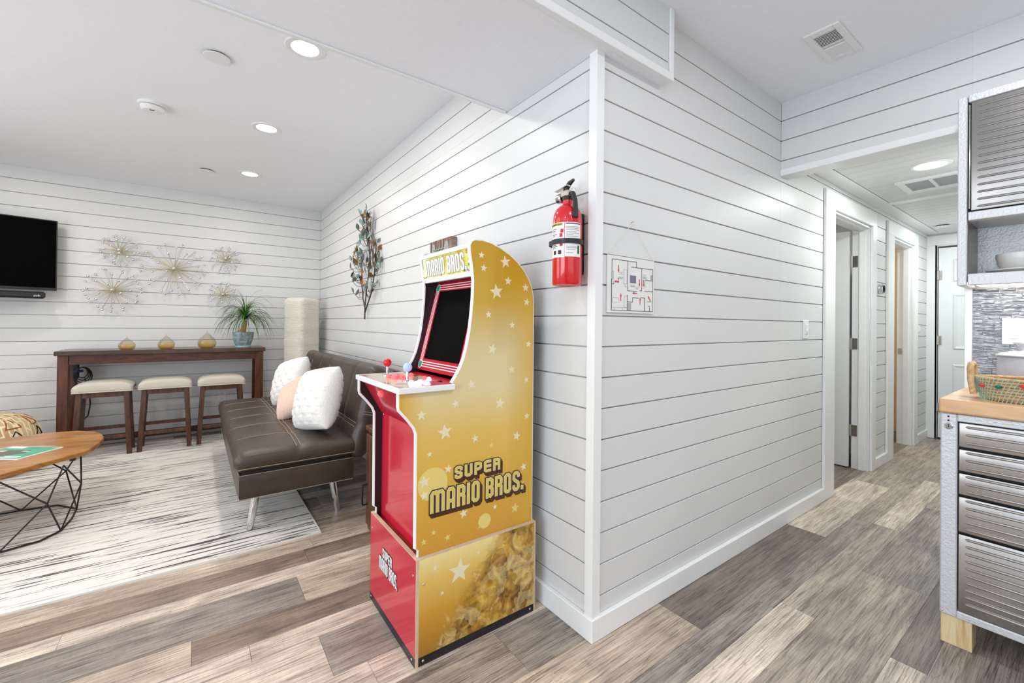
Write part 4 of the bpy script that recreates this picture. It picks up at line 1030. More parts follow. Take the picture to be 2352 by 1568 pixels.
tops = [Vector((cen.x + (p.x - cen.x) * 1.02, cen.y + (p.y - cen.y) * 1.12, .404)) for p in bot]
n = len(bot)
mids = []
for i in range(0, n, 2):
    p = bot[(i + 1) % n]; q = tops[(i + 1) % n]; m_ = (p + q) / 2; d = Vector((m_.x - cen.x, m_.y - cen.y, 0)); m_ = m_ + d * .06; m_.z = .23; mids.append(m_)
for j, i in enumerate(range(0, n, 2)):
    for a, b in ((bot[i], mids[j]), (bot[(i + 2) % n], mids[j]), (mids[j], tops[i]), (mids[j], tops[(i + 2) % n])):
        bm = nb(); tube(bm, [a, b], .0045, 6); part('wire_strut', bm, 'iron_wire', t, True)
# magazine
t = thing('magazine', 'green covered magazine lying on the coffee table', 'magazine', (-2.2, 2.75, .432))
A_, B_, C_ = Vector((-1.98, 2.765)), Vector((-2.135, 2.565)), Vector((-2.25, 2.973)); E_ = B_ + (C_ - A_)
def mag(f0, f1, g0, g1): return [(A_ + (B_ - A_) * a + (C_ - A_) * b)[:] for a, b in ((f0, g0), (f1, g0), (f1, g1), (f0, g1))]
bm = nb(); prism(bm, mag(0, 1, 0, 1), .432, .4365, 'xy'); part('pages', bm, 'label_white', t)
bm = nb(); prism(bm, mag(.03, .97, .03, .97), .4365, .4370, 'xy'); cv_ = part('cover', bm, 'magazine_teal', t)
bm = nb(); prism(bm, [(A_ + (B_ - A_) * a + (C_ - A_) * b)[:] for a, b in ((.3, .35), (.55, .25), (.8, .45), (.85, .75), (.55, .85), (.35, .7))], .4370, .4373, 'xy'); part('picture', bm, 'magazine_dark', cv_)
for f0, f1, g0, g1, mt in ((.80, .84, .10, .40, 'letter_white'), (.88, .93, .08, .6, 'letter_white'), (.06, .2, .62, .93, 'letter_white'), (.38, .46, .30, .42, 'mag_flesh'), (.40, .5, .72, .85, 'mag_flesh')):
    bm = nb(); prism(bm, mag(f0, f1, g0, g1), .4373, .4376, 'xy'); part('print_block', bm, mt, cv_)

# futon
FY0, FY1 = 1.70, 3.80; FC = (FY0 + FY1) / 2; FL = FY1 - FY0
t = thing('futon_sofa', 'dark brown leather click-clack futon with pale stitching along the plank wall', 'sofa', (-.75, FC, .0))
NS = 6; sp = FL / NS
def tuft(p, mid=0.0, half=1.05):
    yy = (p.y + FL / 2) / sp; d = abs(yy - round(yy)) * sp; g_ = .0075 * math.exp(-(d / .034) ** 2) if 0 < round(yy) < NS else 0
    m_ = .011 * math.exp(-((p.x - mid) / .028) ** 2)
    return g_, m_
def seat_fn(p):
    if p.z > 0:
        g_, m_ = tuft(p, -.005); crown = .030 * (1 - (abs(p.x) / .36) ** 4) * (1 - (abs(p.y) / (FL / 2)) ** 6)
        return Vector((p.x, p.y, p.z + crown - g_ * (1 if abs(p.x) < .33 else .4) - m_))
    return p
bm = rbox(.70, FL, .115, .05, (36, 90, 6), seat_fn); bmesh.ops.translate(bm, verts=bm.verts, vec=(-.765, FC, .440)); seat = part('seat_cushion', bm, 'leather', t, True, 80)
bm = rbox(.655, FL - .02, .155, .022, (10, 20, 6)); bmesh.ops.translate(bm, verts=bm.verts, vec=(-.765, FC, .302)); base = part('seat_base', bm, 'leather', t, True, 60)
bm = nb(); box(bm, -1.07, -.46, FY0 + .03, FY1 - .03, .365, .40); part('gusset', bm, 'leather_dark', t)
# seat stitching
def seat_z(x, y):
    p = Vector((x + .765, y - FC, .0575)); return seat_fn(p).z + .440
for k in range(1, NS):
    y = FY0 + k * sp; bm = nb(); tube(bm, [(x, y, seat_z(x, y) + .0022) for x in [-1.075 + .02 * i for i in range(22)]], .0015, 5); part('stitch', bm, 'thread_tan', seat, True)
for dx in (-.012, .012):
    bm = nb(); tube(bm, [(-.770 + dx, FY0 + .04 + (FL - .08) * i / 60, seat_z(-.770 + dx, FY0 + .04 + (FL - .08) * i / 60) + .0014) for i in range(61)], .0015, 5); part('stitch', bm, 'thread_tan', seat, True)
def rect_loop(x0, x1, y0, y1, z): return [(x0, y0, z), (x1, y0, z), (x1, y1, z), (x0, y1, z)]
def dense_line(p, q, n=20): p, q = Vector(p), Vector(q); return [p.lerp(q, i / n) for i in range(n + 1)]
for z, par, xx0, xx1, yy in ((.412, seat, -1.095, -.44, FY0 - .001), (.374, base, -1.085, -.45, FY0 + .008), (.236, base, -1.085, -.45, FY0 + .008)):
    bm = nb(); tube(bm, dense_line((xx0, yy, z), (xx1, yy, z)), .0016, 5); tube(bm, dense_line((xx0 - .005, yy + .015, z), (xx0 - .005, FY1 - .03, z)), .0017, 5); part('stitch', bm, 'thread_tan', par, True)
# backrest: leaning cushion with a shell behind
BL = .62; BM = Matrix.Translation((-.440, FC, .365)) @ Matrix.Rotation(R(14), 4, 'Y')
def back_fn(p):
    if p.x < 0:
        yy = (p.y + FL / 2) / sp; d = abs(yy - round(yy)) * sp; g_ = .008 * math.exp(-(d / .028) ** 2) if 0 < round(yy) < NS else 0
        m_ = .011 * math.exp(-((p.z + .09) / .026) ** 2)
        return Vector((p.x + g_ + m_, p.y, p.z))
    return p
bm = rbox(.130, FL, BL, .056, (6, 90, 30), back_fn); bmesh.ops.transform(bm, matrix=BM @ Matrix.Translation((.02, 0, BL / 2)), verts=bm.verts); back = part('back_cushion', bm, 'leather', t, True, 80)
bm = rbox(.115, FL - .02, BL - .02, .03, (5, 20, 12)); bmesh.ops.transform(bm, matrix=BM @ Matrix.Translation((.160, 0, BL / 2 + .01)), verts=bm.verts); shell = part('back_shell', bm, 'leather', t, True, 60)
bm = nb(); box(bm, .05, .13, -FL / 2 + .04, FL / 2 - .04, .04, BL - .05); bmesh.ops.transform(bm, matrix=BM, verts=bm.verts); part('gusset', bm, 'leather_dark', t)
def bpt(x, y, z): return BM @ (back_fn(Vector((x - .02, y, z - BL / 2))) + Vector((.02, 0, BL / 2)))
for k in range(1, NS):
    y = -FL / 2 + k * sp; bm = nb(); tube(bm, [bpt(-.0455, y, z) + Vector((-.0022, 0, 0)) for z in [.06 + .025 * i for i in range(20)]], .0015, 5); part('stitch', bm, 'thread_tan', back, True)
for dz in (-.012, .012):
    bm = nb(); tube(bm, [bpt(-.0455, -FL / 2 + .05 + (FL - .1) * i / 50, .21 + dz) + Vector((-.0022, 0, 0)) for i in range(51)], .0015, 5); part('stitch', bm, 'thread_tan', back, True)
    bm = nb(); tube(bm, [BM @ Vector((x, -FL / 2 - .001, .30 + dz * .7)) for x in (-.02, 0, .02, .04, .055)], .0015, 5); part('stitch', bm, 'thread_tan', back, True)
for xx, par, yy in ((.072, back, -FL / 2 + .006), (.112, shell, -FL / 2 + .018)):
    bm = nb(); tube(bm, [BM @ Vector((xx, yy, z)) for z in [.05 + .02 * i for i in range(25)]], .0017, 5); part('stitch', bm, 'thread_tan', par, True)
for (x_, y_, sx, sy) in ((-.985, FY0 + .14, -1, -1), (-.985, FY1 - .14, -1, 1), (-.55, FY0 + .14, 1, -1), (-.55, FY1 - .14, 1, 1)):
    bm = nb(); z_ = .0095 if x_ < -.69 else .0; tube(bm, [(x_ + sx * .035, y_ + sy * .012, z_), (x_, y_, .24)], [.019, .024], 20); part('leg', bm, 'chrome', t, True, 50)
bm = nb(); tube(bm, [(-.30, 1.76, .36), (-.29, 1.74, .27), (-.31, 1.70, .20), (-.33, 1.62, .17)], .006, 8); single('extension_cord', bm, 'black_rubber', 'black cord hanging down behind the futon beside the wooden cabinet', 'cord', (-.31, 1.7, .17), smooth=True)

# pillows
def pillow(name, label, c, size, thick, rot, mat, quilt=True, group=None):
    n = 54; bm = nb(); g = {}
    M = Matrix.Translation(Vector(c)) @ rot.to_4x4()
    for s in (1, -1):
        for i in range(n + 1):
            for j in range(n + 1):
                u, v = i / n * 2 - 1, j / n * 2 - 1
                if s < 0 and (i in (0, n) or j in (0, n)): g[(s, i, j)] = g[(1, i, j)]; continue
                e = (1 - abs(u) ** 2.4) * (1 - abs(v) ** 2.4); h = thick / 2 * max(0, e) ** .48
                pin = 1 - .10 * (abs(u) ** 2 * (1 - abs(v) ** 2) + 0); pin2 = 1 - .10 * (abs(v) ** 2 * (1 - abs(u) ** 2))
                rc_ = 1 - .11 * (u * v) ** 2; x = u * size / 2 * pin * rc_; y = v * size / 2 * pin2 * rc_
                if quilt:
                    q = 9; ci, cj = int((u + 1) / 2 * q), int((v + 1) / 2 * q); fu, fv = (u + 1) / 2 * q % 1, (v + 1) / 2 * q % 1
                    bump_ = .0075 * (min(1, 7 * fu) * min(1, 7 * (1 - fu)) * min(1, 7 * fv) * min(1, 7 * (1 - fv))) * (1 if (ci + cj) % 2 else .35); h += bump_ * min(1, e * 3)
                else: h += .004 * math.sin(v * 55) * min(1, e * 3)
                g[(s, i, j)] = bm.verts.new(M @ Vector((x, y, s * h)))
    for s in (1, -1):
        for i in range(n):
            for j in range(n):
                q = [g[(s, i, j)], g[(s, i + 1, j)], g[(s, i + 1, j + 1)], g[(s, i, j + 1)]]
                bm.faces.new(q if s > 0 else q[::-1])
    return single(name, bm, mat, label, 'pillow', c, group, True, 80)
def prot(az, tilt, spin):   # normal of the pillow turned to azimuth az, leaning back by tilt, spun in its own plane
    return (Matrix.Rotation(R(az), 3, 'Z') @ Matrix.Rotation(R(90 - tilt), 3, 'Y') @ Matrix.Rotation(R(spin), 3, 'Z'))
pillow('throw_pillow', 'white plush checked throw pillow at the wall-sign end of the futon', (-.605, 2.02, .730), .47, .22, prot(-167, 16, 10), 'plush_white', True, 'white plush pillows on the futon')
pillow('throw_pillow', 'white plush checked throw pillow nearest the paper floor lamp', (-.610, 3.05, .728), .45, .21, prot(-164, 18, 14), 'plush_white', True, 'white plush pillows on the futon')
pillow('throw_pillow', 'small pink ribbed throw pillow between the two white ones', (-.670, 2.50, .672), .34, .15, prot(-160, 26, 30), 'knit_pink', False)

# ================================================================== ARCADE
RX0, RX1, RY0, RY1, RZ = -.636, -.072, .272, .780, .394
rz = thing('arcade_riser', 'wooden riser box with red front and gold side under the arcade cabinet', 'riser', (-.35, .52, 0))
th = .016
bm = nb(); box(bm, RX0, RX1, RY0, RY0 + th, 0, RZ); part('side_panel', bm, 'mdf_edge', rz)
bm = nb(); box(bm, RX0, RX1, RY1 - th, RY1, 0, RZ); part('side_panel', bm, 'mdf_edge', rz)
bm = nb(); box(bm, RX0, RX0 + th, RY0 + th, RY1 - th, 0, RZ); front = part('front_panel', bm, 'mdf_edge', rz)
bm = nb(); box(bm, RX1 - th, RX1, RY0 + th, RY1 - th, 0, RZ); part('back_panel', bm, 'mdf_edge', rz)
bm = nb(); box(bm, RX0 + th, RX1 - th, RY0 + th, RY1 - th, .345, .36); part('shelf', bm, 'pine_block', rz)
bm = nb(); box(bm, RX0 + .012, RX1 - .010, RY0 - .0015, RY0, .034, RZ - .004); art = part('side_print', bm, 'sepia_print', rz)
bm = nb(); box(bm, RX0 + .012, RX1 - .010, RY0 - .0018, RY0, .002, .034); part('side_kick_strip', bm, 'cabinet_black', rz)
bm = nb(); prism(bm, star_pts((-.455, .300), .050, .1), RY0 - .0022, RY0 - .0014); part('star', bm, 'star_cream', art)
for cx, cz, r_, rot in ((-.56, .345, .012, .2), (-.37, .345, .010, .5), (-.53, .24, .009, .1)):
    bm = nb(); prism(bm, star_pts((cx, cz), r_, rot), RY0 - .0021, RY0 - .0014); part('star', bm, 'star_cream', art)
bm = nb(); box(bm, RX0 - .0015, RX0, RY0 + .004, RY1 - .004, .034, RZ - .003); art2 = part('front_print', bm, 'red_panel', rz)
bm = nb(); box(bm, RX0 - .0018, RX0, RY0 + .004, RY1 - .004, .002, .034); part('front_kick_strip', bm, 'cabinet_black', rz)
for txt, o_, h_, L_ in (('SUPER', (RX0 - .0015, .610, .262), .034, .100), ('MARIO BROS.', (RX0 - .0015, .652, .202), .048, .205)):
    for st, of, mt, sh in ((.0062, .0004, 'letter_black', (0, 0)), (.0030, .0014, 'letter_white', (0, 0))):
        part('lettering', lettering(txt, o_, (0, -1, 0), (0, 0, 1), (-1, 0, 0), h_, L_, st, of), mt, art2)
def screw(par, p, ax, r_=.005):
    bm = nb(); sc_ = {'x': (.4, 1, 1), 'y': (1, .4, 1)}[ax]; sphere(bm, p, r_, 8, sc_); part('screw', bm, 'chrome', par, True)
for xx, zz in ((RX0 + .03, .018), (RX1 - .03, .018), (RX0 + .03, .30)): screw(rz, (xx, RY0 - .002, zz), 'y')
for yy, zz in ((RY0 + .03, .018), (RY1 - .02, .018), (RY0 + .025, .33), (RY1 - .025, .33)): screw(rz, (RX0 - .002, yy, zz), 'x')

ac = thing('arcade_cabinet', 'gold and red two-player arcade cabinet standing in the riser box', 'arcade machine', (-.35, .52, .36))
AY0, AY1 = .290, .766; PT = .016
curve = [(-.488, 1.03), (-.470, 1.055), (-.450, 1.088), (-.434, 1.125), (-.420, 1.175), (-.408, 1.235), (-.400, 1.30), (-.394, 1.37), (-.392, 1.44), (-.400, 1.50), (-.410, 1.555), (-.411, 1.580), (-.404, 1.595), (-.390, 1.602), (-.355, 1.604), (-.310, 1.597), (-.268, 1.583), (-.220, 1.560), (-.175, 1.530), (-.140, 1.497), (-.114, 1.462), (-.097, 1.428), (-.088, 1.395), (-.084, 1.35)]
prof_ = [(-.6185, .362), (-.6185, .42), (-.630, .43), (-.632, .855), (-.642, .880), (-.668, .914), (-.700, .950), (-.702, .962), (-.702, 1.008), (-.490, 1.008)] + curve + [(-.082, .362)]
for y0_, y1_, nm in ((AY0, AY0 + PT, 'gold_print'), (AY1 - PT, AY1, 'cabinet_black')):
    bm = nb(); prism(bm, prof_, y0_, y1_); sd = part('side_panel', bm, 'cabinet_black', ac)
    yo, yi = (y0_, y0_ - .0008) if nm == 'gold_print' else (y1_, y1_ + .0008)
    bm = nb(); prism(bm, prof_, yo, yi); pr_ = part('side_print', bm, 'gold_print', ac)
    bm = nb(); ym = (y0_ + y1_) / 2; e_ = [Vector((a, ym, b)) for a, b in prof_]
    tube(bm, e_[2:9], .0085, 8); tube(bm, e_[10:], .0085, 8); tube(bm, [e_[0], e_[1], e_[2]], .0060, 6); part('edge_molding', bm, 'tmold_white', ac, True)
    if nm == 'gold_print': gp = pr_
YP = AY0 - .0008
rs = random.Random(21)
stars = [(-.240, 1.528, .028, 'c'), (-.348, 1.493, .017, 'c'), (-.224, 1.448, .020, 'c'), (-.130, 1.425, .020, 'c'), (-.284, 1.399, .034, 'c'), (-.122, 1.362, .018, 'c'), (-.109, 1.177, .016, 'c'), (-.360, 1.545, .016, 'c'), (-.615, .921, .020, 'c'), (-.516, .845, .032, 'c'), (-.470, .950, .018, 'c'), (-.322, 1.303, .016, 'c'), (-.115, .86, .016, 'c'), (-.12, 1.02, .014, 'c'), (-.50, .70, .018, 'c'), (-.60, .62, .020, 'c'), (-.60, .67, .026, 'c'), (-.13, .64, .018, 'c'), (-.135, .56, .016, 'c'), (-.175, .47, .024, 'p'), (-.345, .445, .022, 'p'), (-.56, .47, .012, 'p'), (-.50, .435, .014, 'p'), (-.60, .445, .013, 'p'), (-.28, .50, .012, 'c'), (-.43, .51, .020, 'c'), (-.30, .60, .0, 'c')]
# the large figure of the printed side is left out; its area carries the plain starred gold ground
stars += [(-.30, 1.16, .024, 'c'), (-.20, 1.07, .018, 'c'), (-.40, 1.02, .020, 'c'), (-.26, .93, .026, 'c'), (-.38, .80, .018, 'c'), (-.17, .78, .022, 'c'), (-.30, .76, .014, 'p'), (-.20, 1.26, .016, 'c'), (-.58, .77, .012, 'c')]
for x_, z_, r_, kd in stars:
    if r_ <= 0: continue
    bm = nb(); prism(bm, star_pts((x_, z_), r_, rs.uniform(-.25, .25)), YP, YP - .0005); part('star', bm, 'star_cream' if kd == 'c' else 'star_pale', gp)
for x_, z_, r_ in ((-.565, .655, .062), (-.33, .455, .030)):
    bm = nb(); prism(bm, [(x_ + r_ * math.cos(k * PI / 16), z_ + r_ * math.sin(k * PI / 16)) for k in range(32)], YP, YP - .0003); part('disc_print', bm, 'star_pale', gp)
for txt, o_, h_, L_ in (('SUPER', (-.468, YP, .660), .038, .205), ('MARIO BROS.', (-.570, YP, .552), .070, .432)):
    k_ = 1 if txt != 'SUPER' else .85
    for j in range(5):
        part('lettering_shadow', lettering(txt, o_, (1, 0, 0), (0, 0, 1), (0, -1, 0), h_, L_, .0115 * k_, .0006 + .0004 * (4 - j), .0001, 0, (.0026 * j, -.0038 * j)), 'letter_brown', gp)
    part('lettering', lettering(txt, o_, (1, 0, 0), (0, 0, 1), (0, -1, 0), h_, L_, .0072 * k_, .0030, .0001), 'letter_white', gp)
    part('lettering', lettering(txt, o_, (1, 0, 0), (0, 0, 1), (0, -1, 0), h_, L_, .0060 * k_, .0036, .0001), 'letter_gold', gp)
IY0, IY1 = AY0 + PT, AY1 - PT
bm = nb(); prism(bm, [(-.598, .365), (-.584, .365), (-.584, .862), (-.598, .862)], IY0, IY1); lp = part('lower_front_panel', bm, 'red_panel', ac)
bm = nb(); prism(bm, [(-.690, 1.006), (-.676, 1.006), (-.590, .858), (-.604, .856)], IY0, IY1); part('slanted_front_panel', bm, 'red_panel', ac)
bm = nb(); box(bm, -.60, -.09, IY0, IY1, .362, .366); part('floor_panel', bm, 'cabinet_black', ac)
bm = nb(); box(bm, -.098, -.084, IY0, IY1, .366, 1.40); part('back_panel', bm, 'cabinet_black', ac)
screw(ac, (-.598, IY1 - .012, .845), 'x')
def led(par, p, nrm, r_, mat):
    n_ = Vector(nrm).normalized(); u, v = frame_of(n_); bm = nb(); p = Vector(p)
    prof2 = [(r_, 0), (r_, .004), (r_ * .8, .007), (r_ * .7, .006), (r_ * .66, .012), (r_ * .3, .0135), (0.0005, .0135)]; rings = []
    for rr, h in prof2: rings.append([bm.verts.new(p + n_ * h + (u * math.cos(k * PI / 8) + v * math.sin(k * PI / 8)) * rr) for k in range(16)])
    for a, b in zip(rings, rings[1:]):
        for k in range(16): bm.faces.new((a[k], a[(k + 1) % 16], b[(k + 1) % 16], b[k]))
    bmesh.ops.recalc_face_normals(bm, faces=bm.faces); part('button', bm, mat, par, True, 40)
led(ac, (-.665, .583, .966), (-.86, 0, -.5), .016, 'led_red')
# control deck
bm = nb(); box(bm, -.712, -.432, AY0 - .018, AY1 + .018, 1.008, 1.029, .002)
for v_ in bm.verts:
    if v_.co.x > -.5 and (v_.co.y < IY0 or v_.co.y > IY1): v_.co.x = -.484
deck = part('control_deck', bm, 'tmold_white', ac)
bm = nb(); box(bm, -.704, -.484, AY0 - .008, AY1 + .008, 1.029, 1.0296); part('deck_print', bm, 'deck_print', deck)
bm = nb(); box(bm, -.484, -.432, IY0 + .002, IY1 - .002, 1.0295, 1.0300); box(bm, -.60, -.484, AY0, .40, 1.0297, 1.0301); part('deck_red_print', bm, 'red_bezel', deck)
for (x_, y_, mt) in ((-.60, .690, 'joy_red'), (-.605, .450, 'joy_blue')):
    bm = nb(); lathe(bm, [(.020, 1.0297), (.020, 1.032), (.007, 1.034), (.0055, 1.036), (.0055, 1.070)], 20, (x_, y_, 0)); js = part('joystick', bm, 'chrome', ac, True, 40)
    bm = nb(); sphere(bm, (x_, y_, 1.085), .0185, 20); part('ball_top', bm, mt, js, True, 80)
for (yb, mt) in ((.610, 'led_red'), (.372, 'led_blue')):
    for i in range(3):
        for j in range(2): led(deck, (-.585 + .008 * (i == 1) - j * .036, yb - i * .032, 1.0297), (0, 0, 1), .0135, mt)
led(deck, (-.525, .60, 1.0297), (0, 0, 1), .0115, 'led_red'); led(deck, (-.520, .47, 1.0297), (0, 0, 1), .0115, 'led_red'); led(deck, (-.520, .43, 1.0297), (0, 0, 1), .0115, 'led_blue')
bm = nb(); box(bm, -.505, -.493, .36, .385, 1.0297, 1.034, .002); part('power_switch', bm, 'black_plastic', deck)
# screen and bezel
d_ = Vector((.105, 0, .418)); L_ = d_.length; ux = d_.normalized(); nrm = Vector((-.418, 0, .105)).normalized(); o_ = Vector((-.432, 0, 1.044))
def bez(name, s0, s1, y0_, y1_, off, mat, par, thk=.002):
    bm = nb(); P = [o_ + ux * s + nrm * (off + t_) for t_ in (0, thk) for s in (s0, s1)]
    prism(bm, [(P[0].x, P[0].z), (P[1].x, P[1].z), (P[3].x, P[3].z), (P[2].x, P[2].z)], y0_, y1_); return part(name, bm, mat, par)
bz = bez('bezel', 0, L_, IY0, IY1, -.012, 'red_bezel', ac, .012)
bez('screen', .055, L_ - .045, IY0 + .055, IY1 - .055, 0, 'black_gloss', ac, .0015)
for k in range(3):
    q = .016 + k * .011
    bez('stripe', q, q + .004, IY0 + .03, IY1 - .03, .0004, 'letter_white', bz, .0004); bez('stripe', L_ - q - .004 + .004, L_ - q + .004, IY0 + .03, IY1 - .03, .0004, 'letter_white', bz, .0004)
    for yy in (IY0 + .014 + k * .011, IY1 - .018 - k * .011): bez('stripe', .03, L_ - .03, yy, yy + .004, .0004, 'letter_white', bz, .0004)
for s in (.027, L_ - .027):
    for yy in (IY0 + .027, IY1 - .027):
        bm = nb(); c_ = o_ + ux * s + nrm * .0012; vs = [bm.verts.new(c_ + ux * .020 * math.cos(k * PI / 12) + Vector((0, 1, 0)) * .020 * math.sin(k * PI / 12) + Vector((0, yy, 0))) for k in range(24)]; bm.faces.new(vs); q_ = part('badge', bm, 'letter_white', bz)
        bm = nb(); c_ = c_ + nrm * .0003; vs = [bm.verts.new(c_ + ux * .0165 * math.cos(k * PI / 12) + Vector((0, 1, 0)) * .0165 * math.sin(k * PI / 12) + Vector((0, yy, 0))) for k in range(24)]; bm.faces.new(vs); part('badge_centre', bm, 'confetti_green', q_)
# speaker underside, marquee
bm = nb(); prism(bm, [(-.385, 1.462), (-.318, 1.462), (-.318, 1.470), (-.385, 1.470)], IY0, IY1); part('speaker_panel', bm, 'cabinet_black', ac)
bm = nb(); prism(bm, [(-.398, 1.458), (-.382, 1.458), (-.386, 1.478), (-.402, 1.478)], IY0, IY1); part('marquee_rail', bm, 'tmold_white', ac)
bm = nb(); prism(bm, [(-.414, 1.572), (-.392, 1.572), (-.392, 1.590), (-.408, 1.592)], IY0, IY1); part('marquee_rail', bm, 'tmold_white', ac)
bm = nb(); prism(bm, [(-.398, 1.476), (-.392, 1.476), (-.402, 1.574), (-.408, 1.574)], IY0, IY1); mq = part('marquee', bm, 'marquee_lit', ac)
mu = Vector((-.010, 0, .098)).normalized(); mn = Vector((-.098, 0, -.010)).normalized(); mo = Vector((-.398, 0, 1.476))
part('lettering', lettering('MARIO BROS.', mo + Vector((0, .716, 0)) + mu * .017, (0, -1, 0), mu, mn, .064, .375, .0080, .0004), 'print_grey', mq)
part('lettering', lettering('MARIO BROS.', mo + Vector((0, .716, 0)) + mu * .017, (0, -1, 0), mu, mn, .064, .375, .0052, .0012), 'marquee_letter', mq)
rc = random.Random(9)
for k in range(26):
    yy = rc.choice((rc.uniform(.315, .335), rc.uniform(.722, .742), rc.uniform(.32, .74))); s = rc.choice((.006, .010, .090, .086, rc.uniform(.01, .09))) if (yy < .335 or yy > .722) else rc.choice((.006, .010, .090))
    c_ = mo + mu * s + mn * .0006 + Vector((0, yy, 0)); r_ = rc.uniform(.003, .007); bm = nb()
    vs = [bm.verts.new(c_ + mu * r_ * a + Vector((0, r_ * b, 0))) for a, b in ((-.7, -1), (-.7, 1), (.7, 1), (.7, -1))]; bm.faces.new(vs); part('confetti', bm, rc.choice(('confetti_red', 'confetti_pink', 'confetti_green', 'confetti_white')), mq)
bm = nb(); tp = [(-.396, 1.590)] + [(a, b - .012) for a, b in curve[13:]]
for (a0, b0), (a1, b1) in zip(tp, tp[1:]):
    prism(bm, [(a0, b0), (a1, b1), (a1 - .006, b1 - .012), (a0 - .002, b0 - .012)], IY0, IY1)
part('top_panel', bm, 'cabinet_black', ac)

# small wooden cabinet beyond the arcade
t = thing('side_cabinet', 'narrow dark wood cabinet with iron bar handle between futon and arcade cabinet', 'cabinet', (-.22, 1.30, 0))
bm = nb(); box(bm, -.430, -.03, 1.05, 1.46, .0, .605, .003); part('body', bm, 'cabinet_wood', t)
bm = nb(); box(bm, -.445, -.025, 1.04, 1.475, .605, .632, .003); part('top', bm, 'cabinet_wood', t)
bm = nb(); box(bm, -.446, -.430, 1.06, 1.45, .04, .585, .003); dr = part('door', bm, 'cabinet_wood', t)
bm = nb(); tube(bm, [(-.446, 1.42, .285), (-.474, 1.42, .285), (-.476, 1.42, .282), (-.476, 1.42, .168), (-.474, 1.42, .165), (-.446, 1.42, .165)], .0055, 8); part('handle', bm, 'iron_wire', dr, True)

# ================================================================== KITCHEN
KF, KY, KE = 1.150, -.822, -1.75
t = thing('base_cabinet', 'silver hammered steel base cabinet with ribbed stainless drawers', 'cabinet', (1.4, -1.3, .115))
bm = nb(); box(bm, KF + .03, XK - .005, KE, KY, .118, .926, .003); part('body', bm, 'hammered_silver', t)
bm = nb(); box(bm, KF, KF + .03, -.870, KY, .118, .926, .004); part('frame_stile', bm, 'hammered_silver', t)
bm = nb(); box(bm, KF, KF + .03, KE, -.870, .897, .926, .003); part('frame_rail', bm, 'hammered_silver', t)
bm = nb(); box(bm, KF, KF + .03, KE, -.870, .118, .146, .003); part('frame_rail', bm, 'hammered_silver', t)
bm = nb(); box(bm, KF + .024, KF + .031, KE, -.870, .146, .897); part('recess', bm, 'dark_slot', t)
def ribbed(par, name, x, y0, y1, z0, z1, ribs, mat='steel_ribbed', inset=.018):
    bm = nb(); box(bm, x, x + .02, y0, y1, z0, z1, .003, 2)
    for zr in ribs:
        tube(bm, [(x + .002, y1 - inset, zr), (x - .001, y1 - inset - .008, zr), (x - .001, y0 + inset + .008, zr), (x + .002, y0 + inset, zr)], [.002, .0052, .0052, .002], 10)
    return part(name, bm, mat, par, True, 35)
dz = [(.896, .797), (.791, .702), (.696, .609), (.603, .461), (.455, .149)]
rb = [[.878, .847, .816], [.777, .747, .718], [.683, .654, .625], [.588, .560, .532, .504, .477], [.437, .409, .381, .352, .324, .296, .267, .239, .211, .183]]
for (z1, z0), rr in zip(dz, rb): ribbed(t, 'drawer', KF + .004, KE + .02, -.874, z0 + .001, z1 - .003, rr)
bm = nb(); lathe(bm, [(.013, 0), (.013, -.004), (.010, -.006), (0.0001, -.006)], 20, (KF, -.846, .876), 'x'); lk = part('lock', bm, 'chrome', t, True, 30)
bm = nb(); box(bm, KF - .0068, KF - .0058, -.8475, -.8445, .870, .882); part('keyhole', bm, 'dark_slot', lk)
for zz in (.913, .897):
    bm = nb(); lathe(bm, [(.0035, 0), (.0035, -.0008), (.0001, -.0008)], 12, (KF, -.845, zz), 'x'); part('rivet_hole', bm, 'dark_slot', t)
for yy in (-.830, -.905): 
    bm = nb(); sphere(bm, (KF, yy, .130), .0035, 8, (.5, 1, 1)); part('screw', bm, 'chrome', t, True)
for (x0, y0, lb_) in ((KF + .010, -.912, 'knotty pine block propping the front corner of the silver base cabinet'), (XK - .10, -.912, 'pine block under the silver base cabinet against the kitchen wall'), (KF + .010, KE + .03, 'pine block under the drawer front at the far end of the base cabinet'), (XK - .10, KE + .03, 'pine block under the far back corner of the base cabinet')):
    bm = nb(); box(bm, x0, x0 + .09, y0, y0 + .088, 0, .118, .002); single('wood_block', bm, 'pine_block', lb_, 'wood block', (x0 + .045, y0 + .044, 0), 'pine blocks under the base cabinet')
bm = nb(); box(bm, KF - .012, XK - .002, KE - .02, KY + .004, .928, .985, .007, 2); single('countertop', bm, 'butcher_block', 'butcher block countertop with rounded corner on the silver cabinet', 'countertop', (1.42, -1.3, .928))
# backsplash mosaic
rt_ = random.Random(17); cache = {}
bm = nb(); box(bm, XK - .004, XK + .011, -1.62, YO - .004, .985, 1.462); bs = part('backsplash', bm, 'grout', wall_kitchen)
z = .988
while z < 1.455:
    h = rt_.choice((.0150, .0205, .0205, .0265, .034)); h = min(h, 1.458 - z)
    y = YO - .006 - rt_.choice((0, .01, .02))
    y = YO - .006
    first = True
    while y > -1.60:
        L = rt_.choice((.036, .050, .068, .095, .120)) * (rt_.uniform(.5, 1) if first else 1); first = False; y1_ = max(y - L, -1.60)
        bm = nb(); box(bm, XK - .009, XK - .004, y1_ + .0016, y, z, z + h - .0030, .0006); part('tile', bm, 'mosaic_glass', bs)
        y = y1_
    z += h
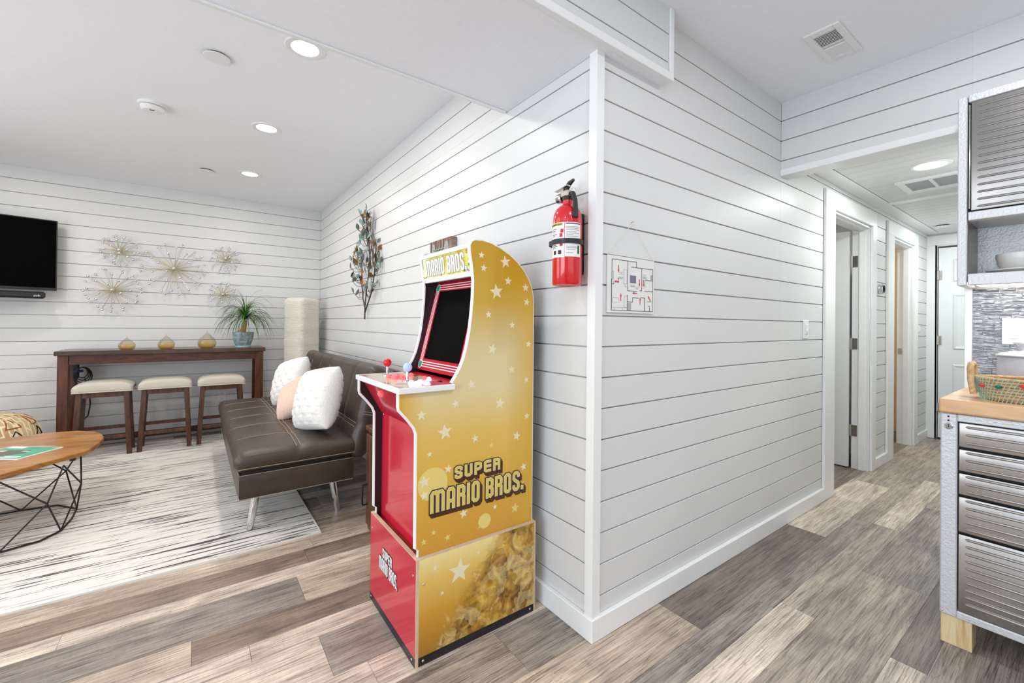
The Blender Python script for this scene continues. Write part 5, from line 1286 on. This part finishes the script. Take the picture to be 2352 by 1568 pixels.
# switch plate on the backsplash
x_ = XK - .009
t = thing('switch_plate', 'wide white rocker switch plate on the mosaic backsplash', 'light switch', (x_, -1.0, 1.25))
bm = nb(); box(bm, x_ - .006, x_, -1.065, -.938, 1.197, 1.316, .003, 2); part('plate', bm, 'white_plastic', t)
for yy in (-.975, -1.030):
    bm = nb(); box(bm, x_ - .010, x_ - .005, yy - .017, yy + .017, 1.222, 1.292, .003); q = part('rocker', bm, 'white_plastic', t)
    for zz in (1.206, 1.307): 
        bm = nb(); sphere(bm, (x_ - .0065, yy, zz), .0035, 8, (.4, 1, 1)); part('screw', bm, 'chrome', t)
# upper cabinet
UF = 1.43; UY, UE = -.828, -1.75
t = thing('upper_cabinet', 'silver hammered steel wall cabinet with ribbed door above an open shelf', 'cabinet', (1.56, -1.3, 1.456))
def up_(name, a, mat='hammered_silver', bev=.003): bm = nb(); box(bm, *a, bev); return part(name, bm, mat, t)
up_('end_panel', (UF, XK - .002, -.858, UY, 1.456, 2.290))
up_('top_panel', (UF + .02, XK - .002, UE, -.858, 2.270, 2.288))
up_('back_panel', (XK - .014, XK - .003, UE, -.858, 1.470, 2.270))
up_('shelf', (UF + .02, XK - .014, UE, -.858, 1.738, 1.752))
up_('bottom_panel', (UF + .02, XK - .014, UE, -.858, 1.470, 1.504))
up_('front_rail', (UF - .004, UF + .02, UE, -.861, 2.258, 2.292))
up_('front_rail', (UF - .004, UF + .02, UE, -.861, 1.739, 1.777))
up_('front_rail', (UF - .004, UF + .02, UE, -.861, 1.456, 1.506))
up_('far_end_panel', (UF, XK - .002, UE - .02, UE, 1.456, 2.290))
up_('liner', (UF + .02, XK - .02, -.8620, -.8585, 1.506, 1.738), 'liner_bronze', 0)
dd = ribbed(t, 'door', UF - .008, UE + .01, -.870, 1.781, 2.254, [2.231 - .0311 * k for k in range(15)])
for k in range(1):
    bm = nb(); tube(bm, [(UF - .004, -.8655, 1.79), (UF - .004, -.8655, 2.245)], .0022, 8); part('piano_hinge', bm, 'chrome', t, True)
bm = nb(); box(bm, UF + .03, UF + .20, UE + .05, -.875, 1.4605, 1.470, .002); lb = part('under_light', bm, 'lamp_lens', t)
a = area_light('under_cabinet_lamp', (UF + .12, -1.3, 1.452), .5, .15, (0, 0, 0), (.97, .98, 1.0), .85)
# bowl and plates in the niche
cy_, cx_ = -1.005, 1.565
t = thing('plate', 'grey stoneware plate on the open shelf under the bowl', 'plate', (cx_, cy_, 1.506))
bm = nb(); lathe(bm, [(.0, 1.506), (.06, 1.506), (.065, 1.510), (.106, 1.520), (.106, 1.524), (.062, 1.514), (0, 1.513)], 40, (cx_, cy_, 0)); part('body', bm, 'bowl_glaze', t, True, 40)
t = thing('bowl', 'pale grey glazed bowl stacked on the plate in the open shelf', 'bowl', (cx_, cy_, 1.514))
bm = nb(); lathe(bm, [(.0, 1.515), (.045, 1.515), (.056, 1.524), (.070, 1.545), (.076, 1.575), (.076, 1.592), (.072, 1.592), (.066, 1.548), (.05, 1.528), (0, 1.524)], 40, (cx_, cy_, 0)); part('body', bm, 'bowl_glaze', t, True, 40)
# crock with lid
cx_, cy_ = 1.535, -1.055; r_ = .118
t = thing('lidded_crock', 'grey embossed stoneware crock with knob lid behind the basket', 'pot', (cx_, cy_, .985))
bm = nb(); lathe(bm, [(.0, .985), (r_ - .012, .985), (r_, 1.0), (r_, 1.145), (r_ - .004, 1.150), (r_ - .012, 1.150), (r_ - .012, 1.06)], 48, (cx_, cy_, 0)); part('body', bm, 'grey_stoneware', t, True, 40)
bm = nb(); lathe(bm, [(r_ + .004, 1.151), (r_ + .006, 1.156), (r_ * .9, 1.166), (r_ * .5, 1.178), (.02, 1.184)], 48, (cx_, cy_, 0)); ld = part('lid', bm, 'grey_stoneware', t, True, 40)
bm = nb(); lathe(bm, [(.016, 1.180), (.013, 1.190), (.018, 1.200), (.026, 1.206), (.024, 1.212), (0.0005, 1.213)], 24, (cx_ - .02, cy_ + .045, 0)); part('knob', bm, 'grey_stoneware', ld, True, 40)
# beaded coil basket
t = thing('coil_basket', 'oval rattan coil basket with teal stitching and coloured beads on the countertop', 'basket', (1.27, -1.12, .985))
bx, by, ra, rb_ = 1.275, -1.13, .095, .205
def ell(rx, ry, z, n=40): return [(bx + rx * math.cos(2 * PI * k / n), by + ry * math.sin(2 * PI * k / n), z) for k in range(n)]
for k in range(8):
    f = 1 + .016 * k - (.06 if k == 0 else 0); bm = nb(); tube(bm, ell(ra * f, rb_ * f, .9915 + k * .0115), .0060, 8, closed=True); part('coil', bm, 'rattan', t, True)
bm = nb(); prism(bm, [p[:2] for p in ell(ra * .95, rb_ * .95, 0)], .986, .990, 'xy'); part('bottom', bm, 'rattan', t)
bm = nb()
for k in range(90):
    a = 2 * PI * k / 90
    for lv in range(8):
        f = 1 + .016 * lv; a2 = a + .03 * (lv % 2); x_, y_ = bx + (ra * f + .0062) * math.cos(a2), by + (rb_ * f + .0062) * math.sin(a2)
        tube(bm, [(x_, y_, .9855 + lv * .0115), (x_ + .001 * math.cos(a2), y_ + .004 * math.cos(a2), .9915 + lv * .0115), (x_, y_ + .006 * math.cos(a2), .9975 + lv * .0115)], .0014, 4)
part('stitching', bm, 'teal_thread', t)['kind'] = 'stuff'
for a, lv, mt in ((118, 4, 'bead_red'), (137, 4, 'bead_green'), (157, 5, 'bead_red'), (172, 4, 'bead_white'), (187, 5, 'bead_red'), (203, 4, 'bead_green')):
    bm = nb(); f = 1 + .016 * lv; sphere(bm, (bx + (ra * f + .010) * math.cos(R(a)), by + (rb_ * f + .010) * math.sin(R(a)), .9915 + lv * .0115 + .006), .0085, 12, (1, 1.25, .85)); part('bead', bm, mt, t, True)
bm = nb(); hy = by + rb_ * 1.1; pts = [(bx - .045, hy, 1.005), (bx - .045, hy + .008, 1.06), (bx - .040, hy + .010, 1.105), (bx - .028, hy + .010, 1.122), (bx + .028, hy + .010, 1.122), (bx + .040, hy + .010, 1.105), (bx + .045, hy + .008, 1.06), (bx + .045, hy, 1.005)]
tube(bm, pts, .0105, 12); part('handle', bm, 'rattan', t, True)

for o in bpy.data.objects:
    if '_o' in o: del o['_o']
